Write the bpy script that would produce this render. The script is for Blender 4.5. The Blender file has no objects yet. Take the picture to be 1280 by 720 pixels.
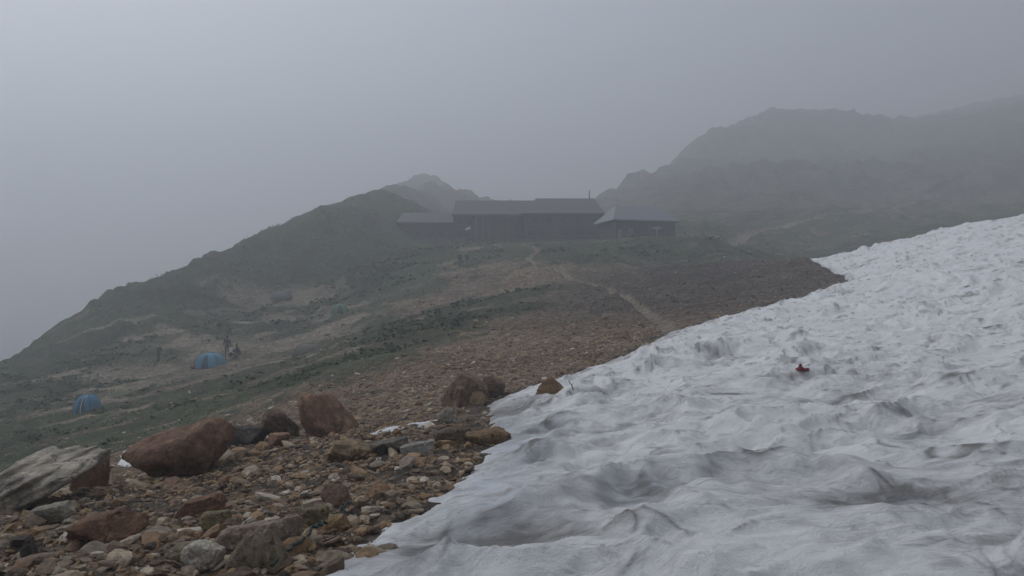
import bpy, bmesh, math, random
import numpy as np
from mathutils import Vector, Matrix, Quaternion

R = math.radians
random.seed(7)
rng = np.random.default_rng(11)
sc = bpy.context.scene
C = sc.collection

# ------------------------------------------------------------------ camera
F_PX = 925.0                       # focal length in pixels of a 1280 wide frame
cam_d = bpy.data.cameras.new('camera')
cam_d.sensor_width = 36.0
cam_d.lens = 36.0 * F_PX / 1280.0
cam_d.clip_start = 0.05
cam_d.clip_end = 4000.0
cam = bpy.data.objects.new('camera', cam_d)
C.objects.link(cam)
cam.location = (0, 0, 0)
cam.rotation_euler = (R(90), 0, 0)
sc.camera = cam

# ------------------------------------------------------------------ sky and sun
SUN_EL, SUN_AZ = 48.0, -58.0       # azimuth from +Y towards +X
w = bpy.data.worlds.new('World'); sc.world = w; w.use_nodes = True
nt = w.node_tree; nt.nodes.clear()
sky = nt.nodes.new('ShaderNodeTexSky'); sky.sky_type = 'NISHITA'; sky.sun_disc = False
sky.sun_elevation = R(SUN_EL); sky.sun_rotation = R(SUN_AZ)
sky.air_density = 1.0; sky.dust_density = 6.0; sky.ozone_density = 1.0; sky.altitude = 2400
hs = nt.nodes.new('ShaderNodeHueSaturation'); hs.inputs['Saturation'].default_value = 0.26
bg = nt.nodes.new('ShaderNodeBackground'); bg.inputs['Strength'].default_value = 0.14
wo = nt.nodes.new('ShaderNodeOutputWorld')
nt.links.new(sky.outputs[0], hs.inputs['Color']); nt.links.new(hs.outputs[0], bg.inputs[0]); nt.links.new(bg.outputs[0], wo.inputs[0])
sd = bpy.data.lights.new('sun', 'SUN'); sd.energy = 1.15; sd.angle = R(25); sd.color = (1.0, 0.97, 0.93)
sun = bpy.data.objects.new('sun', sd); C.objects.link(sun)
sdir = Vector((math.cos(R(SUN_EL)) * math.sin(R(SUN_AZ)), math.cos(R(SUN_EL)) * math.cos(R(SUN_AZ)), math.sin(R(SUN_EL))))
sun.rotation_euler = sdir.to_track_quat('Z', 'Y').to_euler()
vs = sc.view_settings
sc.display_settings.display_device = 'sRGB'
vs.view_transform = 'Standard'; vs.look = 'None'; vs.gamma = 1.0; vs.use_curve_mapping = False
vs.exposure = 0.24
FOG_DENSITY = 0.0043
sc.cycles.volume_bounces = 3
sc.cycles.max_bounces = 8
sc.cycles.diffuse_bounces = 3
sc.cycles.use_denoising = True

# ------------------------------------------------------------------ noise
def _h(ix, iy, seed):
    ix = ix.astype(np.int64); iy = iy.astype(np.int64)
    n = (ix * 374761393 + iy * 668265263 + seed * 1442695041) & 0xFFFFFFFF
    n = ((n ^ (n >> 13)) * 1274126177) & 0xFFFFFFFF
    n = ((n ^ (n >> 15)) * 2246822519) & 0xFFFFFFFF
    return (n ^ (n >> 16)) & 0xFFFFFFFF
def _hf(ix, iy, seed): return _h(ix, iy, seed) / 4294967296.0
def perlin(x, y, seed=0):
    x0 = np.floor(x); y0 = np.floor(y); fx = x - x0; fy = y - y0
    u = fx * fx * fx * (fx * (fx * 6 - 15) + 10); v = fy * fy * fy * (fy * (fy * 6 - 15) + 10)
    def g(dx, dy):
        a = _hf(x0 + dx, y0 + dy, seed) * 2 * np.pi
        return np.cos(a) * (fx - dx) + np.sin(a) * (fy - dy)
    a = g(0, 0) * (1 - u) + g(1, 0) * u
    b = g(0, 1) * (1 - u) + g(1, 1) * u
    return (a * (1 - v) + b * v) * 1.5
def fbm(x, y, seed=0, octs=4, gain=.5):
    s = 0; a = 1.0
    for o in range(octs):
        s = s + a * perlin(x * 2 ** o + 17.3 * o, y * 2 ** o - 9.1 * o, seed + o); a *= gain
    return s
def ridged(x, y, seed=0, octs=3):
    s = 0; a = 1.0
    for o in range(octs):
        s = s + a * (1 - 2 * np.abs(perlin(x * 2 ** o + 5.7 * o, y * 2 ** o + 3.3 * o, seed + o))); a *= .5
    return s
def worley(x, y, seed=0, jit=.9):
    x0 = np.floor(x); y0 = np.floor(y)
    f1 = np.full(x.shape, 9.0); f2 = np.full(x.shape, 9.0); cid = np.zeros(x.shape)
    for dx in (-1, 0, 1):
        for dy in (-1, 0, 1):
            cx = x0 + dx; cy = y0 + dy
            px = cx + .5 + (_hf(cx, cy, seed) - .5) * jit
            py = cy + .5 + (_hf(cx, cy, seed + 91) - .5) * jit
            d = np.hypot(x - px, y - py)
            near = d < f1
            f2 = np.where(near, f1, np.minimum(f2, d))
            cid = np.where(near, _hf(cx, cy, seed + 53), cid)
            f1 = np.where(near, d, f1)
    return f1, f2, cid
def soft_worley(x, y, seed=0, jit=.9, k=11.0):
    x0 = np.floor(x); y0 = np.floor(y); s = np.zeros(x.shape)
    for dx in (-1, 0, 1):
        for dy in (-1, 0, 1):
            cx = x0 + dx; cy = y0 + dy
            d = np.hypot(x - (cx + .5 + (_hf(cx, cy, seed) - .5) * jit), y - (cy + .5 + (_hf(cx, cy, seed + 91) - .5) * jit))
            s = s + np.exp(-k * d)
    return -np.log(s) / k
def sstep(a, b, x):
    t = np.clip((x - a) / (b - a), 0, 1); return t * t * (3 - 2 * t)

# ------------------------------------------------------------------ terrain, surveyed points (frame x, frame y, metres away)
survey = [
 # foreground scree and snow
 (0,720,4.6),(200,720,4.4),(420,720,4.2),(640,720,4.0),(850,720,3.9),(1100,720,3.75),(1280,720,3.65),
 (0,680,5.9),(200,660,6.2),(380,650,6.0),(560,600,7.6),(640,600,7.2),(850,600,6.8),(1060,600,6.3),(1280,600,5.7),
 (0,645,8.6),(120,620,9.0),(228,602,10.0),(330,565,11.2),(410,548,12.5),(500,532,12.8),(590,510,15.5),(690,510,14.0),
 (850,500,12.5),(1060,500,11.0),(1280,490,9.8),
 (850,450,19.0),(1060,430,19.0),(1280,410,17.0),(700,476,18.0),(770,452,21.0),(830,424,25.0),(960,386,34.0),(1000,400,26.0),
 (1280,340,28.0),(1130,360,30.0),(1050,357,44.0),(1280,300,40.0),(1130,330,42.0),(1280,273,52.0),(1130,303,57.0),(995,331,60.0),
 # middle ground
 (0,600,24.0),(130,572,24.0),(250,545,28.0),(350,500,30.0),(450,480,27.0),(560,468,24.0),(640,450,27.0),
 (0,540,42.0),(108,517,50.0),(198,453,68.0),(266,458,62.0),(383,446,58.0),(300,480,46.0),(425,391,84.0),(350,374,92.0),
 (500,420,48.0),(620,420,38.0),(560,380,66.0),(480,340,95.0),(575,334,90.0),(660,340,80.0),(760,370,55.0),(730,400,40.0),(900,375,47.0),
 (950,335,72.0),(900,312,95.0),(990,338,69.0),(820,303,103.0),(667,305,110.0),(520,302,118.0),(600,303,113.0),(750,300,112.0),
 (600,300,128.0),(700,298,128.0),
 # left skyline and the fall beyond it
 (0,470,76.0),(-150,540,70.0),(60,427,84.0),(140,379,90.0),(220,346,97.0),(330,301,106.0),(420,266,116.0),(468,248,138.0),
 (-200,760,75.0),(-60,640,110.0),(60,560,125.0),(140,520,135.0),(220,470,145.0),(330,410,160.0),(420,370,175.0),
 # crag behind the hut
 (488,247,200.0),(503,243,260.0),(520,237,310.0),(537,229,350.0),(556,238,350.0),(572,248,355.0),(500,300,440.0),(590,290,330.0),(600,292,165.0),(690,295,165.0),(740,285,180.0),(640,300,220.0),(700,295,240.0),(660,310,320.0),(580,300,200.0),
 # right hand hills
 (890,306,114.0),(1000,332,104.0),(1100,300,115.0),(1280,275,125.0),(1000,283,138.0),(1100,262,160.0),(1180,246,190.0),(1240,217,215.0),(1280,200,235.0),
 (765,252,265.0),(800,226,320.0),(850,197,370.0),(900,170,410.0),(950,149,440.0),(985,141,455.0),(1020,147,460.0),(1048,168,470.0),
 (860,262,180.0),(960,215,240.0),(1060,215,250.0),(985,178,350.0),(850,228,290.0),(900,208,310.0),(800,248,245.0),(950,188,345.0),(1030,185,350.0),
 (1060,172,600.0),(1110,165,620.0),(1180,158,660.0),(1280,138,700.0),(1400,110,720.0),(1600,60,700.0),
 (985,205,560.0),(850,250,560.0),(765,300,480.0),(1100,220,760.0),(1280,170,850.0),
]
CX, CY = 640.0, 360.0
def pix(px, py, Y): return ((px - CX) / F_PX * Y, Y, -(py - CY) / F_PX * Y)
pts = [pix(*p) for p in survey]
# behind the snow crest, behind and beside the camera
pts += [(36, 66, 3.2), (28, 75, .5), (22, 76, 1.0), (48, 66, 5.5), (60, 62, 7.5), (45, 85, 4), (60, 40, 8.5), (80, 60, 9)]
for th, prof in ((0,((1.2,-1.58),(2.4,-1.57))), (-30,((1.2,-1.62),(2.5,-1.7))), (30,((1.2,-1.54),(2.4,-1.5))),
                 (90,((1.2,-1.45),(4,-1.1),(12,-.2),(40,6),(120,20),(300,60),(700,110))),
                 (60,((1.2,-1.48),(4,-1.2),(12,-.3),(300,85),(700,120))),
                 (-90,((1.2,-1.7),(4,-2.3),(12,-4.6),(40,-14),(120,-38),(300,-55),(700,-70))),
                 (-60,((1.2,-1.68),(4,-2.2),(10,-4.0),(40,-13),(120,-40),(300,-58),(700,-70))),
                 (-38,((300,-50),(700,-70))), (-20,((320,-30),(700,-65))), (0,((350,0),(700,-50))), (8,((350,10),(700,-30))),
                 (25,((950,120),)), (40,((950,185),)),
                 (135,((1.2,-1.5),(4,-1.3),(12,-.8),(40,2),(120,8),(300,30),(700,60))),
                 (-135,((1.2,-1.65),(4,-1.9),(12,-3),(40,-7),(120,-18),(300,-25),(700,-40))),
                 (180,((1.2,-1.58),(4,-1.55),(12,-1.4),(40,-1),(120,0),(300,5),(700,10)))):
    for r, z in prof: pts.append((r * math.sin(R(th)), r * math.cos(R(th)), z))
pts = np.array(pts, float)
KL = .8
def emb(x, y):
    r = np.maximum(np.hypot(x, y), 1.2); th = np.arctan2(x, y)
    return np.stack([np.cos(th), np.sin(th), KL * np.log(r)], -1), r
PE, PR = emb(pts[:, 0], pts[:, 1])
def _k(d2): return np.sqrt(d2 + .05 ** 2)
_n = len(pts)
A = np.zeros((_n + 4, _n + 4))
A[:_n, :_n] = _k(((PE[:, None] - PE[None]) ** 2).sum(-1)) + np.eye(_n) * -2e-4
A[:_n, _n] = 1; A[:_n, _n + 1:] = PE; A[_n, :_n] = 1; A[_n + 1:, :_n] = PE.T
W = np.linalg.solve(A, np.concatenate([pts[:, 2] / PR, np.zeros(4)]))
def base(x, y):
    x = np.asarray(x, float); y = np.asarray(y, float); shp = x.shape
    x = x.ravel(); y = y.ravel(); out = np.empty(x.shape)
    for i in range(0, len(x), 40000):
        e, r = emb(x[i:i + 40000], y[i:i + 40000])
        d2 = (e ** 2).sum(1)[:, None] + (PE ** 2).sum(1)[None] - 2 * e @ PE.T
        s = _k(np.maximum(d2, 0)) @ W[:_n] + W[_n] + e @ W[_n + 1:]
        rr = np.hypot(x[i:i + 40000], y[i:i + 40000])
        z = s * r
        z = np.where(rr < 1.2, -1.58 + (z + 1.58) * (rr / 1.2), z)
        out[i:i + 40000] = np.clip(z, -75, 190)
    return out.reshape(shp)
def at(px, py):
    """ground point seen at a place of the photograph: sight line against the surveyed surface"""
    Y = np.exp(np.linspace(math.log(3.0), math.log(420), 4000))
    X = (px - CX) / F_PX * Y; Z = -(py - CY) / F_PX * Y
    b = base(X, Y); i = int(np.argmax(Z < b))
    return float(X[i]), float(Y[i])

# ------------------------------------------------------------------ snow field outline (metres, from sight lines)
edge_px = [(412,720),(455,688),(505,650),(545,618),(574,597),(590,572),(622,547),(604,528),(612,508),(640,494),(700,476),(765,454),(812,431),(840,419),(900,401),(960,386),(1010,373),(1052,360),(1046,351),(1020,341),(995,331)]
edge = [at(*p) for p in edge_px]
SNOW_POLY = np.array(edge + [(23.5, 72), (40, 78), (70, 74), (95, 45), (80, 0), (50, -30), (0, -35), (-6, -25), (-3.2, -6), (-2.2, 0), (-1.5, 2.6)])
def sdf_poly(x, y, P):
    x = np.asarray(x, float); y = np.asarray(y, float)
    d = np.full(x.shape, 1e9); ins = np.zeros(x.shape, bool)
    for i in range(len(P)):
        ax, ay = P[i]; bx, by = P[(i + 1) % len(P)]
        ex, ey = bx - ax, by - ay
        t = np.clip(((x - ax) * ex + (y - ay) * ey) / (ex * ex + ey * ey + 1e-12), 0, 1)
        d = np.minimum(d, np.hypot(x - ax - t * ex, y - ay - t * ey))
        c = ((ay > y) != (by > y)) & (x < ex * (y - ay) / (ey + 1e-12) + ax)
        ins ^= c
    return np.where(ins, d, -d)
def snow_sdf(x, y):
    r = np.hypot(x, y)
    j = fbm(x / .42, y / .42, 301, 4) * .13 + fbm(x / 2.4, y / 2.4, 309, 2) * .10 * sstep(6, 14, r)
    return sdf_poly(x, y, SNOW_POLY) + j

def path_mask(x, y, P, wdt):
    d = np.full(np.shape(x), 1e9)
    for i in range(len(P) - 1):
        ax, ay = P[i]; ex, ey = P[i + 1][0] - ax, P[i + 1][1] - ay
        t = np.clip(((x - ax) * ex + (y - ay) * ey) / (ex * ex + ey * ey + 1e-12), 0, 1)
        d = np.minimum(d, np.hypot(x - ax - t * ex, y - ay - t * ey))
    return 1 - sstep(wdt * .5, wdt * 1.3, d)
PATH_A = [at(*p) for p in ((846,421),(828,406),(800,388),(775,372),(745,361),(712,352),(690,342),(668,332),(660,325),(672,318),(664,311))]
PATH_B = [at(*p) for p in ((884,308),(930,297),(980,286),(1030,276),(1080,267),(1106,261),(1150,254),(1180,245),(1212,231),(1245,217))]
PATH_C = [at(*p) for p in ((664,313),(630,313),(600,312),(575,314))]
def paths(x, y):
    return np.maximum(np.maximum(path_mask(x, y, PATH_A, .38), path_mask(x, y, PATH_B, 1.1)), path_mask(x, y, PATH_C, .6))

def detail(x, y):
    r = np.hypot(x, y)
    z = (ridged(x / 70, y / 70, 21, 4) - .7) * 1.8 * sstep(120, 240, r)
    z = z + fbm(x / 18, y / 18, 31, 3) * 0.9 * sstep(35, 110, r)
    crag = sstep(.25, .75, fbm(x / 22, y / 22, 77, 2)) * sstep(60, 110, r)
    lr = sstep(72, 88, r) * sstep(135, 112, r) * sstep(-4, -10, np.degrees(np.arctan2(x, y)))
    z = z + ridged(x / 6, y / 6, 41, 3) * (.12 * sstep(14, 50, r) + .75 * crag) + np.clip(fbm(x / 5, y / 5, 43, 4) - .18, 0, 2) * 1.7 * lr
    du = (x * .80 + y * .60); dv = (-x * .60 + y * .80)
    z = z + ridged(du / 22, dv / 5.5, 45, 3) * .38 * sstep(24, 60, r) * sstep(260, 130, r)
    z = z + ((ridged(x / 24, y / 24, 47, 4) - .6) * 3.0 + (ridged(x / 8, y / 8, 49, 3) - .5) * 1.0) * sstep(180, 260, r)
    z = z + fbm(x / 2.2, y / 2.2, 51, 3) * (.05 + .10 * sstep(12, 60, r))
    z = z + fbm(x / .55, y / .55, 61, 3) * .035
    f1, f2, _ = worley(x / .8, y / .8, 71)
    z = z + (1 - f1) * .05 * sstep(200, 40, r)
    return z
def ground_z(x, y, full=True):
    x = np.asarray(x, float); y = np.asarray(y, float)
    b = base(x, y); p = paths(x, y)
    r = np.hypot(x, y)
    hut = np.exp(-(((x - 1) / 24) ** 4 + ((y - 120) / 13) ** 4))
    d = sdf_poly(x, y, SNOW_POLY)
    k = (1 - .8 * p) * (1 - .85 * hut) * (1 - .93 * sstep(-.3, 1.5, d))
    return b + detail(x, y) * k - .34 * sstep(.1, 1.2, d) - .03 * p

def gz(x, y): return float(ground_z(np.array([x]), np.array([y]))[0])

# ------------------------------------------------------------------ object helpers
def link(o): C.objects.link(o); return o
def mesh_obj(name, verts, faces, mat, parent=None, smooth=True, attrs=None):
    me = bpy.data.meshes.new(name)
    if isinstance(verts, np.ndarray):
        v = np.ascontiguousarray(verts, dtype=np.float32); f = np.ascontiguousarray(faces, dtype=np.int32)
        n = f.shape[1]
        me.vertices.add(len(v)); me.vertices.foreach_set('co', v.ravel())
        me.loops.add(f.size); me.loops.foreach_set('vertex_index', f.ravel())
        me.polygons.add(len(f)); me.polygons.foreach_set('loop_start', np.arange(0, f.size, n, dtype=np.int32))
        me.update(calc_edges=True)
    else:
        me.from_pydata(verts, [], faces); me.update()
    me.polygons.foreach_set('use_smooth', np.full(len(me.polygons), smooth))
    for k, a in (attrs or {}).items():
        at_ = me.attributes.new(k, 'FLOAT', 'POINT'); at_.data.foreach_set('value', np.ascontiguousarray(a, dtype=np.float32))
    if mat: me.materials.append(mat)
    o = bpy.data.objects.new(name, me); link(o)
    if parent: o.parent = parent
    return o
def bm_obj(name, bm, mat, parent=None, smooth=False):
    bmesh.ops.recalc_face_normals(bm, faces=bm.faces)
    me = bpy.data.meshes.new(name); bm.to_mesh(me); bm.free()
    for p in me.polygons: p.use_smooth = smooth
    me.materials.append(mat)
    o = bpy.data.objects.new(name, me); link(o)
    if parent: o.parent = parent
    return o
def thing(name, label, cat, loc, rz=0, group=None):
    o = bpy.data.objects.new(name, None); link(o); o.empty_display_size = .2
    o.location = loc; o.rotation_euler = (0, 0, rz); tag(o, label, cat, group); return o
def tag(o, label, cat, group=None):
    o['label'] = label; o['category'] = cat
    if group: o['group'] = group
    return o
def add_box(bm, x0, x1, y0, y1, z0, z1):
    v = [bm.verts.new(p) for p in ((x0,y0,z0),(x1,y0,z0),(x1,y1,z0),(x0,y1,z0),(x0,y0,z1),(x1,y0,z1),(x1,y1,z1),(x0,y1,z1))]
    for f in ((0,3,2,1),(4,5,6,7),(0,1,5,4),(1,2,6,5),(2,3,7,6),(3,0,4,7)): bm.faces.new([v[i] for i in f])
def add_tube(bm, path, rad, seg=8, cap=True):
    path = [Vector(p) for p in path]; rings = []
    for i, p in enumerate(path):
        d = (path[min(i + 1, len(path) - 1)] - path[max(i - 1, 0)]).normalized()
        q = d.to_track_quat('Z', 'Y'); r = rad[i] if isinstance(rad, (list, tuple)) else rad
        rings.append([bm.verts.new(p + q @ Vector((math.cos(a) * r, math.sin(a) * r, 0))) for a in [2 * math.pi * k / seg for k in range(seg)]])
    for a, b in zip(rings, rings[1:]):
        for k in range(seg): bm.faces.new((a[k], a[(k + 1) % seg], b[(k + 1) % seg], b[k]))
    if cap: bm.faces.new(rings[0][::-1]); bm.faces.new(rings[-1])

# ------------------------------------------------------------------ materials
def new_mat(name):
    m = bpy.data.materials.new(name); m.use_nodes = True
    t = m.node_tree; b = t.nodes['Principled BSDF']; return m, t, b
def N(t, typ, **kw):
    n = t.nodes.new(typ)
    for k, v in kw.items():
        if k in n.inputs: n.inputs[k].default_value = v
        else: setattr(n, k, v)
    return n
def mixc(t, fac, a, b, blend='MIX'):
    n = t.nodes.new('ShaderNodeMix'); n.data_type = 'RGBA'; n.blend_type = blend
    for s, v in ((n.inputs[0], fac), (n.inputs[6], a), (n.inputs[7], b)):
        if hasattr(v, 'links'): t.links.new(v, s)
        elif isinstance(v, (tuple, list)): s.default_value = (*v[:3], 1)
        else: s.default_value = v
    return n.outputs[2]
def ramp(t, src, stops, interp='LINEAR'):
    n = t.nodes.new('ShaderNodeValToRGB'); n.color_ramp.interpolation = interp
    e = n.color_ramp.elements
    while len(e) < len(stops): e.new(.5)
    for k, (p, c) in enumerate(stops):
        e[k].position = p; e[k].color = (*c, 1) if not isinstance(c, (int, float)) else (c, c, c, 1)
    t.links.new(src, n.inputs[0]); return n.outputs[0]
def noise(t, vec, scale, detail=5, rough=.6, dist=0):
    n = N(t, 'ShaderNodeTexNoise'); n.inputs['Scale'].default_value = scale; n.inputs['Detail'].default_value = detail
    n.inputs['Roughness'].default_value = rough; n.inputs['Distortion'].default_value = dist
    if vec is not None: t.links.new(vec, n.inputs['Vector'])
    return n.outputs[0]
def bump(t, b, h, strength, dist):
    n = N(t, 'ShaderNodeBump'); n.inputs['Strength'].default_value = strength; n.inputs['Distance'].default_value = dist
    t.links.new(h, n.inputs['Height']); t.links.new(n.outputs[0], b.inputs['Normal'])
def attr(t, name):
    n = N(t, 'ShaderNodeAttribute'); n.attribute_name = name; return n.outputs['Fac']
def geo_pos(t): return t.nodes.new('ShaderNodeNewGeometry').outputs['Position']
def math_n(t, op, a, b):
    n = N(t, 'ShaderNodeMath'); n.operation = op
    for s, v in ((n.inputs[0], a), (n.inputs[1], b)):
        if hasattr(v, 'links'): t.links.new(v, s)
        else: s.default_value = v
    return n.outputs[0]

STONE_TINTS = [(0, (.066,.048,.035)), (.14, (.145,.100,.064)), (.30, (.245,.166,.096)), (.44, (.330,.215,.112)), (.56, (.205,.114,.066)),
               (.68, (.235,.190,.145)), (.84, (.410,.320,.220)), (1.0, (.560,.500,.420))]
def rock_mat(name, mode, col=None, col2=None, scale=1.0, strata=0.0):
    """mode: 'attr' tint per stone from an attribute, 'object' tint per object, 'own' two given colours"""
    m, t, b = new_mat(name)
    if mode == 'own':
        tc = t.nodes.new('ShaderNodeTexCoord').outputs['Object']
    else:
        tc = geo_pos(t)
    if mode == 'attr': base_c = ramp(t, attr(t, 'tint'), STONE_TINTS)
    elif mode == 'object': base_c = ramp(t, t.nodes.new('ShaderNodeObjectInfo').outputs['Random'], STONE_TINTS)
    else:
        base_c = mixc(t, ramp(t, noise(t, tc, 2.2 * scale, 6, .65, .4), ((.38, 0), (.62, 1))), col, col2)
    if strata:
        mp = N(t, 'ShaderNodeMapping'); mp.inputs['Scale'].default_value = (1.2, 1.2, 9); mp.inputs['Rotation'].default_value = (.35, -.3, 0)
        t.links.new(tc, mp.inputs[0]); sn = noise(t, mp.outputs[0], 3 * scale, 5, .7, .6)
        base_c = mixc(t, strata, base_c, ramp(t, sn, ((.3, (.07,.062,.055)), (.5, (.34,.315,.28)), (.75, (.15,.135,.118)))), 'MIX')
    n1 = noise(t, tc, 9 * scale, 8, .7, .2)
    c = mixc(t, 1.0, base_c, ramp(t, n1, ((.25, .45), (.50, 1.1), (.75, 2.0))), 'MULTIPLY')
    sp = noise(t, tc, 45 * scale, 3, .6)
    c = mixc(t, ramp(t, sp, ((.62, 0), (.72, .45))), c, (.26,.25,.23))
    if mode == 'own': c = mixc(t, 1.0, c, (1.38,1.32,1.22), 'MULTIPLY')
    lich = noise(t, tc, 5.5 * scale, 4, .7, .8)
    cn = N(t, 'ShaderNodeTexVoronoi'); cn.feature = 'DISTANCE_TO_EDGE'; cn.inputs['Scale'].default_value = 2.6 * scale
    wv_ = N(t, 'ShaderNodeVectorMath'); wv_.operation = 'ADD'; wn = N(t, 'ShaderNodeTexNoise'); wn.inputs['Scale'].default_value = 3 * scale; wn.inputs['Detail'].default_value = 5
    t.links.new(tc, wn.inputs['Vector']); ws = N(t, 'ShaderNodeVectorMath'); ws.operation = 'SCALE'; ws.inputs['Scale'].default_value = .55 / scale
    t.links.new(wn.outputs['Color'], ws.inputs[0]); t.links.new(tc, wv_.inputs[0]); t.links.new(ws.outputs[0], wv_.inputs[1]); t.links.new(wv_.outputs[0], cn.inputs['Vector'])
    crack = math_n(t, 'MAXIMUM', ramp(t, cn.outputs['Distance'], ((0, 0), (.03, 1))), ramp(t, noise(t, tc, 1.7 * scale, 3, .5), ((.46, 1), (.56, 0))))
    if mode == 'own': c = mixc(t, 1.0, c, mixc(t, crack, (.45,.42,.40), (1,1,1)), 'MULTIPLY')
    c = mixc(t, ramp(t, lich, ((.60, 0), (.68, .35))), c, (.035,.036,.026))
    t.links.new(c, b.inputs['Base Color'])
    t.links.new(ramp(t, n1, ((.3, .62), (.8, .92))), b.inputs['Roughness'])
    b.inputs['Specular IOR Level'].default_value = .35
    h = math_n(t, 'ADD', n1, math_n(t, 'MULTIPLY', noise(t, tc, 30 * scale, 6, .7), .5))
    if mode == 'own': h = math_n(t, 'ADD', h, math_n(t, 'MULTIPLY', crack, .5))
    if strata: h = math_n(t, 'ADD', h, math_n(t, 'MULTIPLY', sn, 1.6))
    bump(t, b, h, 1.0, (.11 if mode == 'own' else .06) / scale)
    return m

def ground_mat():
    m, t, b = new_mat('ground')
    P = geo_pos(t)
    n_big = noise(t, P, .11, 6, .6, .5); n_mid = noise(t, P, .9, 7, .65, .3); n_fin = noise(t, P, 9, 6, .7)
    gravel = ramp(t, n_mid, ((.25, (.036,.029,.023)), (.45, (.085,.062,.043)), (.58, (.125,.088,.056)), (.75, (.155,.125,.092))))
    vor = N(t, 'ShaderNodeTexVoronoi'); vor.inputs['Scale'].default_value = 7; t.links.new(P, vor.inputs['Vector'])
    vor2 = N(t, 'ShaderNodeTexVoronoi'); vor2.inputs['Scale'].default_value = 2.2; t.links.new(P, vor2.inputs['Vector'])
    vr = N(t, 'ShaderNodeSeparateColor'); t.links.new(vor.outputs['Color'], vr.inputs[0])
    vr2 = N(t, 'ShaderNodeSeparateColor'); t.links.new(vor2.outputs['Color'], vr2.inputs[0])
    vor3 = N(t, 'ShaderNodeTexVoronoi'); vor3.inputs['Scale'].default_value = 24; t.links.new(P, vor3.inputs['Vector'])
    vr3 = N(t, 'ShaderNodeSeparateColor'); t.links.new(vor3.outputs['Color'], vr3.inputs[0])
    gravel = mixc(t, .5, gravel, ramp(t, vr.outputs[0], STONE_TINTS))
    gravel = mixc(t, .4, gravel, ramp(t, vr3.outputs[0], STONE_TINTS))
    n_pat = noise(t, P, 2.6, 6, .7, .4)
    rock = ramp(t, noise(t, P, .5, 8, .7, .6), ((.3, (.028,.026,.025)), (.5, (.07,.064,.058)), (.7, (.13,.12,.11))))
    green = ramp(t, n_mid, ((.25, (.020,.035,.012)), (.5, (.046,.066,.024)), (.72, (.098,.104,.048))))
    green = mixc(t, ramp(t, n_fin, ((.35, 0), (.7, .55))), green, (.060,.060,.032))
    # speckle of stones in the turf
    green = mixc(t, math_n(t, 'MULTIPLY', ramp(t, vr2.outputs[0], ((.80, 0), (.86, .8))), ramp(t, n_mid, ((.4, 0), (.6, 1)))), green, (.105,.095,.082))
    n_4m = noise(t, P, .30, 6, .68, .8)
    vm = math_n(t, 'ADD', math_n(t, 'ADD', attr(t, 'veg'), math_n(t, 'MULTIPLY', math_n(t, 'SUBTRACT', n_4m, .5), 2.0)), math_n(t, 'MULTIPLY', math_n(t, 'SUBTRACT', n_mid, .5), 1.3))
    c = mixc(t, ramp(t, attr(t, 'bare'), ((.3, 0), (.7, 1))), gravel, mixc(t, .5, rock, gravel))
    c = mixc(t, math_n(t, 'MULTIPLY', attr(t, 'dark'), .75), c, mixc(t, n_pat, (.018,.017,.016), (.075,.070,.066)))
    c = mixc(t, ramp(t, vm, ((.36, 0), (.58, 1))), c, green)
    red = math_n(t, 'MULTIPLY', attr(t, 'red'), ramp(t, n_mid, ((.3, .3), (.6, 1))))
    c = mixc(t, math_n(t, 'MULTIPLY', red, .55), c, (.115,.066,.046))
    pm = math_n(t, 'ADD', attr(t, 'sand'), math_n(t, 'MULTIPLY', math_n(t, 'SUBTRACT', n_mid, .5), .8))
    c = mixc(t, ramp(t, pm, ((.22, 0), (.62, .9))), c, (.235,.195,.145))
    c = mixc(t, 1.0, c, ramp(t, n_big, ((.3, .55), (.5, 1.0), (.7, 1.35))), 'MULTIPLY')
    c = mixc(t, 1.0, c, ramp(t, n_pat, ((.32, .32), (.5, .80), (.66, 1.6))), 'MULTIPLY')
    t.links.new(c, b.inputs['Base Color'])
    b.inputs['Roughness'].default_value = .9; b.inputs['Specular IOR Level'].default_value = .2
    h = math_n(t, 'ADD', math_n(t, 'MULTIPLY', n_mid, .6), math_n(t, 'MULTIPLY', n_fin, .25))
    h = math_n(t, 'ADD', h, math_n(t, 'MULTIPLY', vor.outputs['Distance'], -.35))
    h = math_n(t, 'ADD', h, math_n(t, 'MULTIPLY', vor3.outputs['Distance'], -.12))
    bump(t, b, h, 1.0, .14)
    return m

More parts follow.
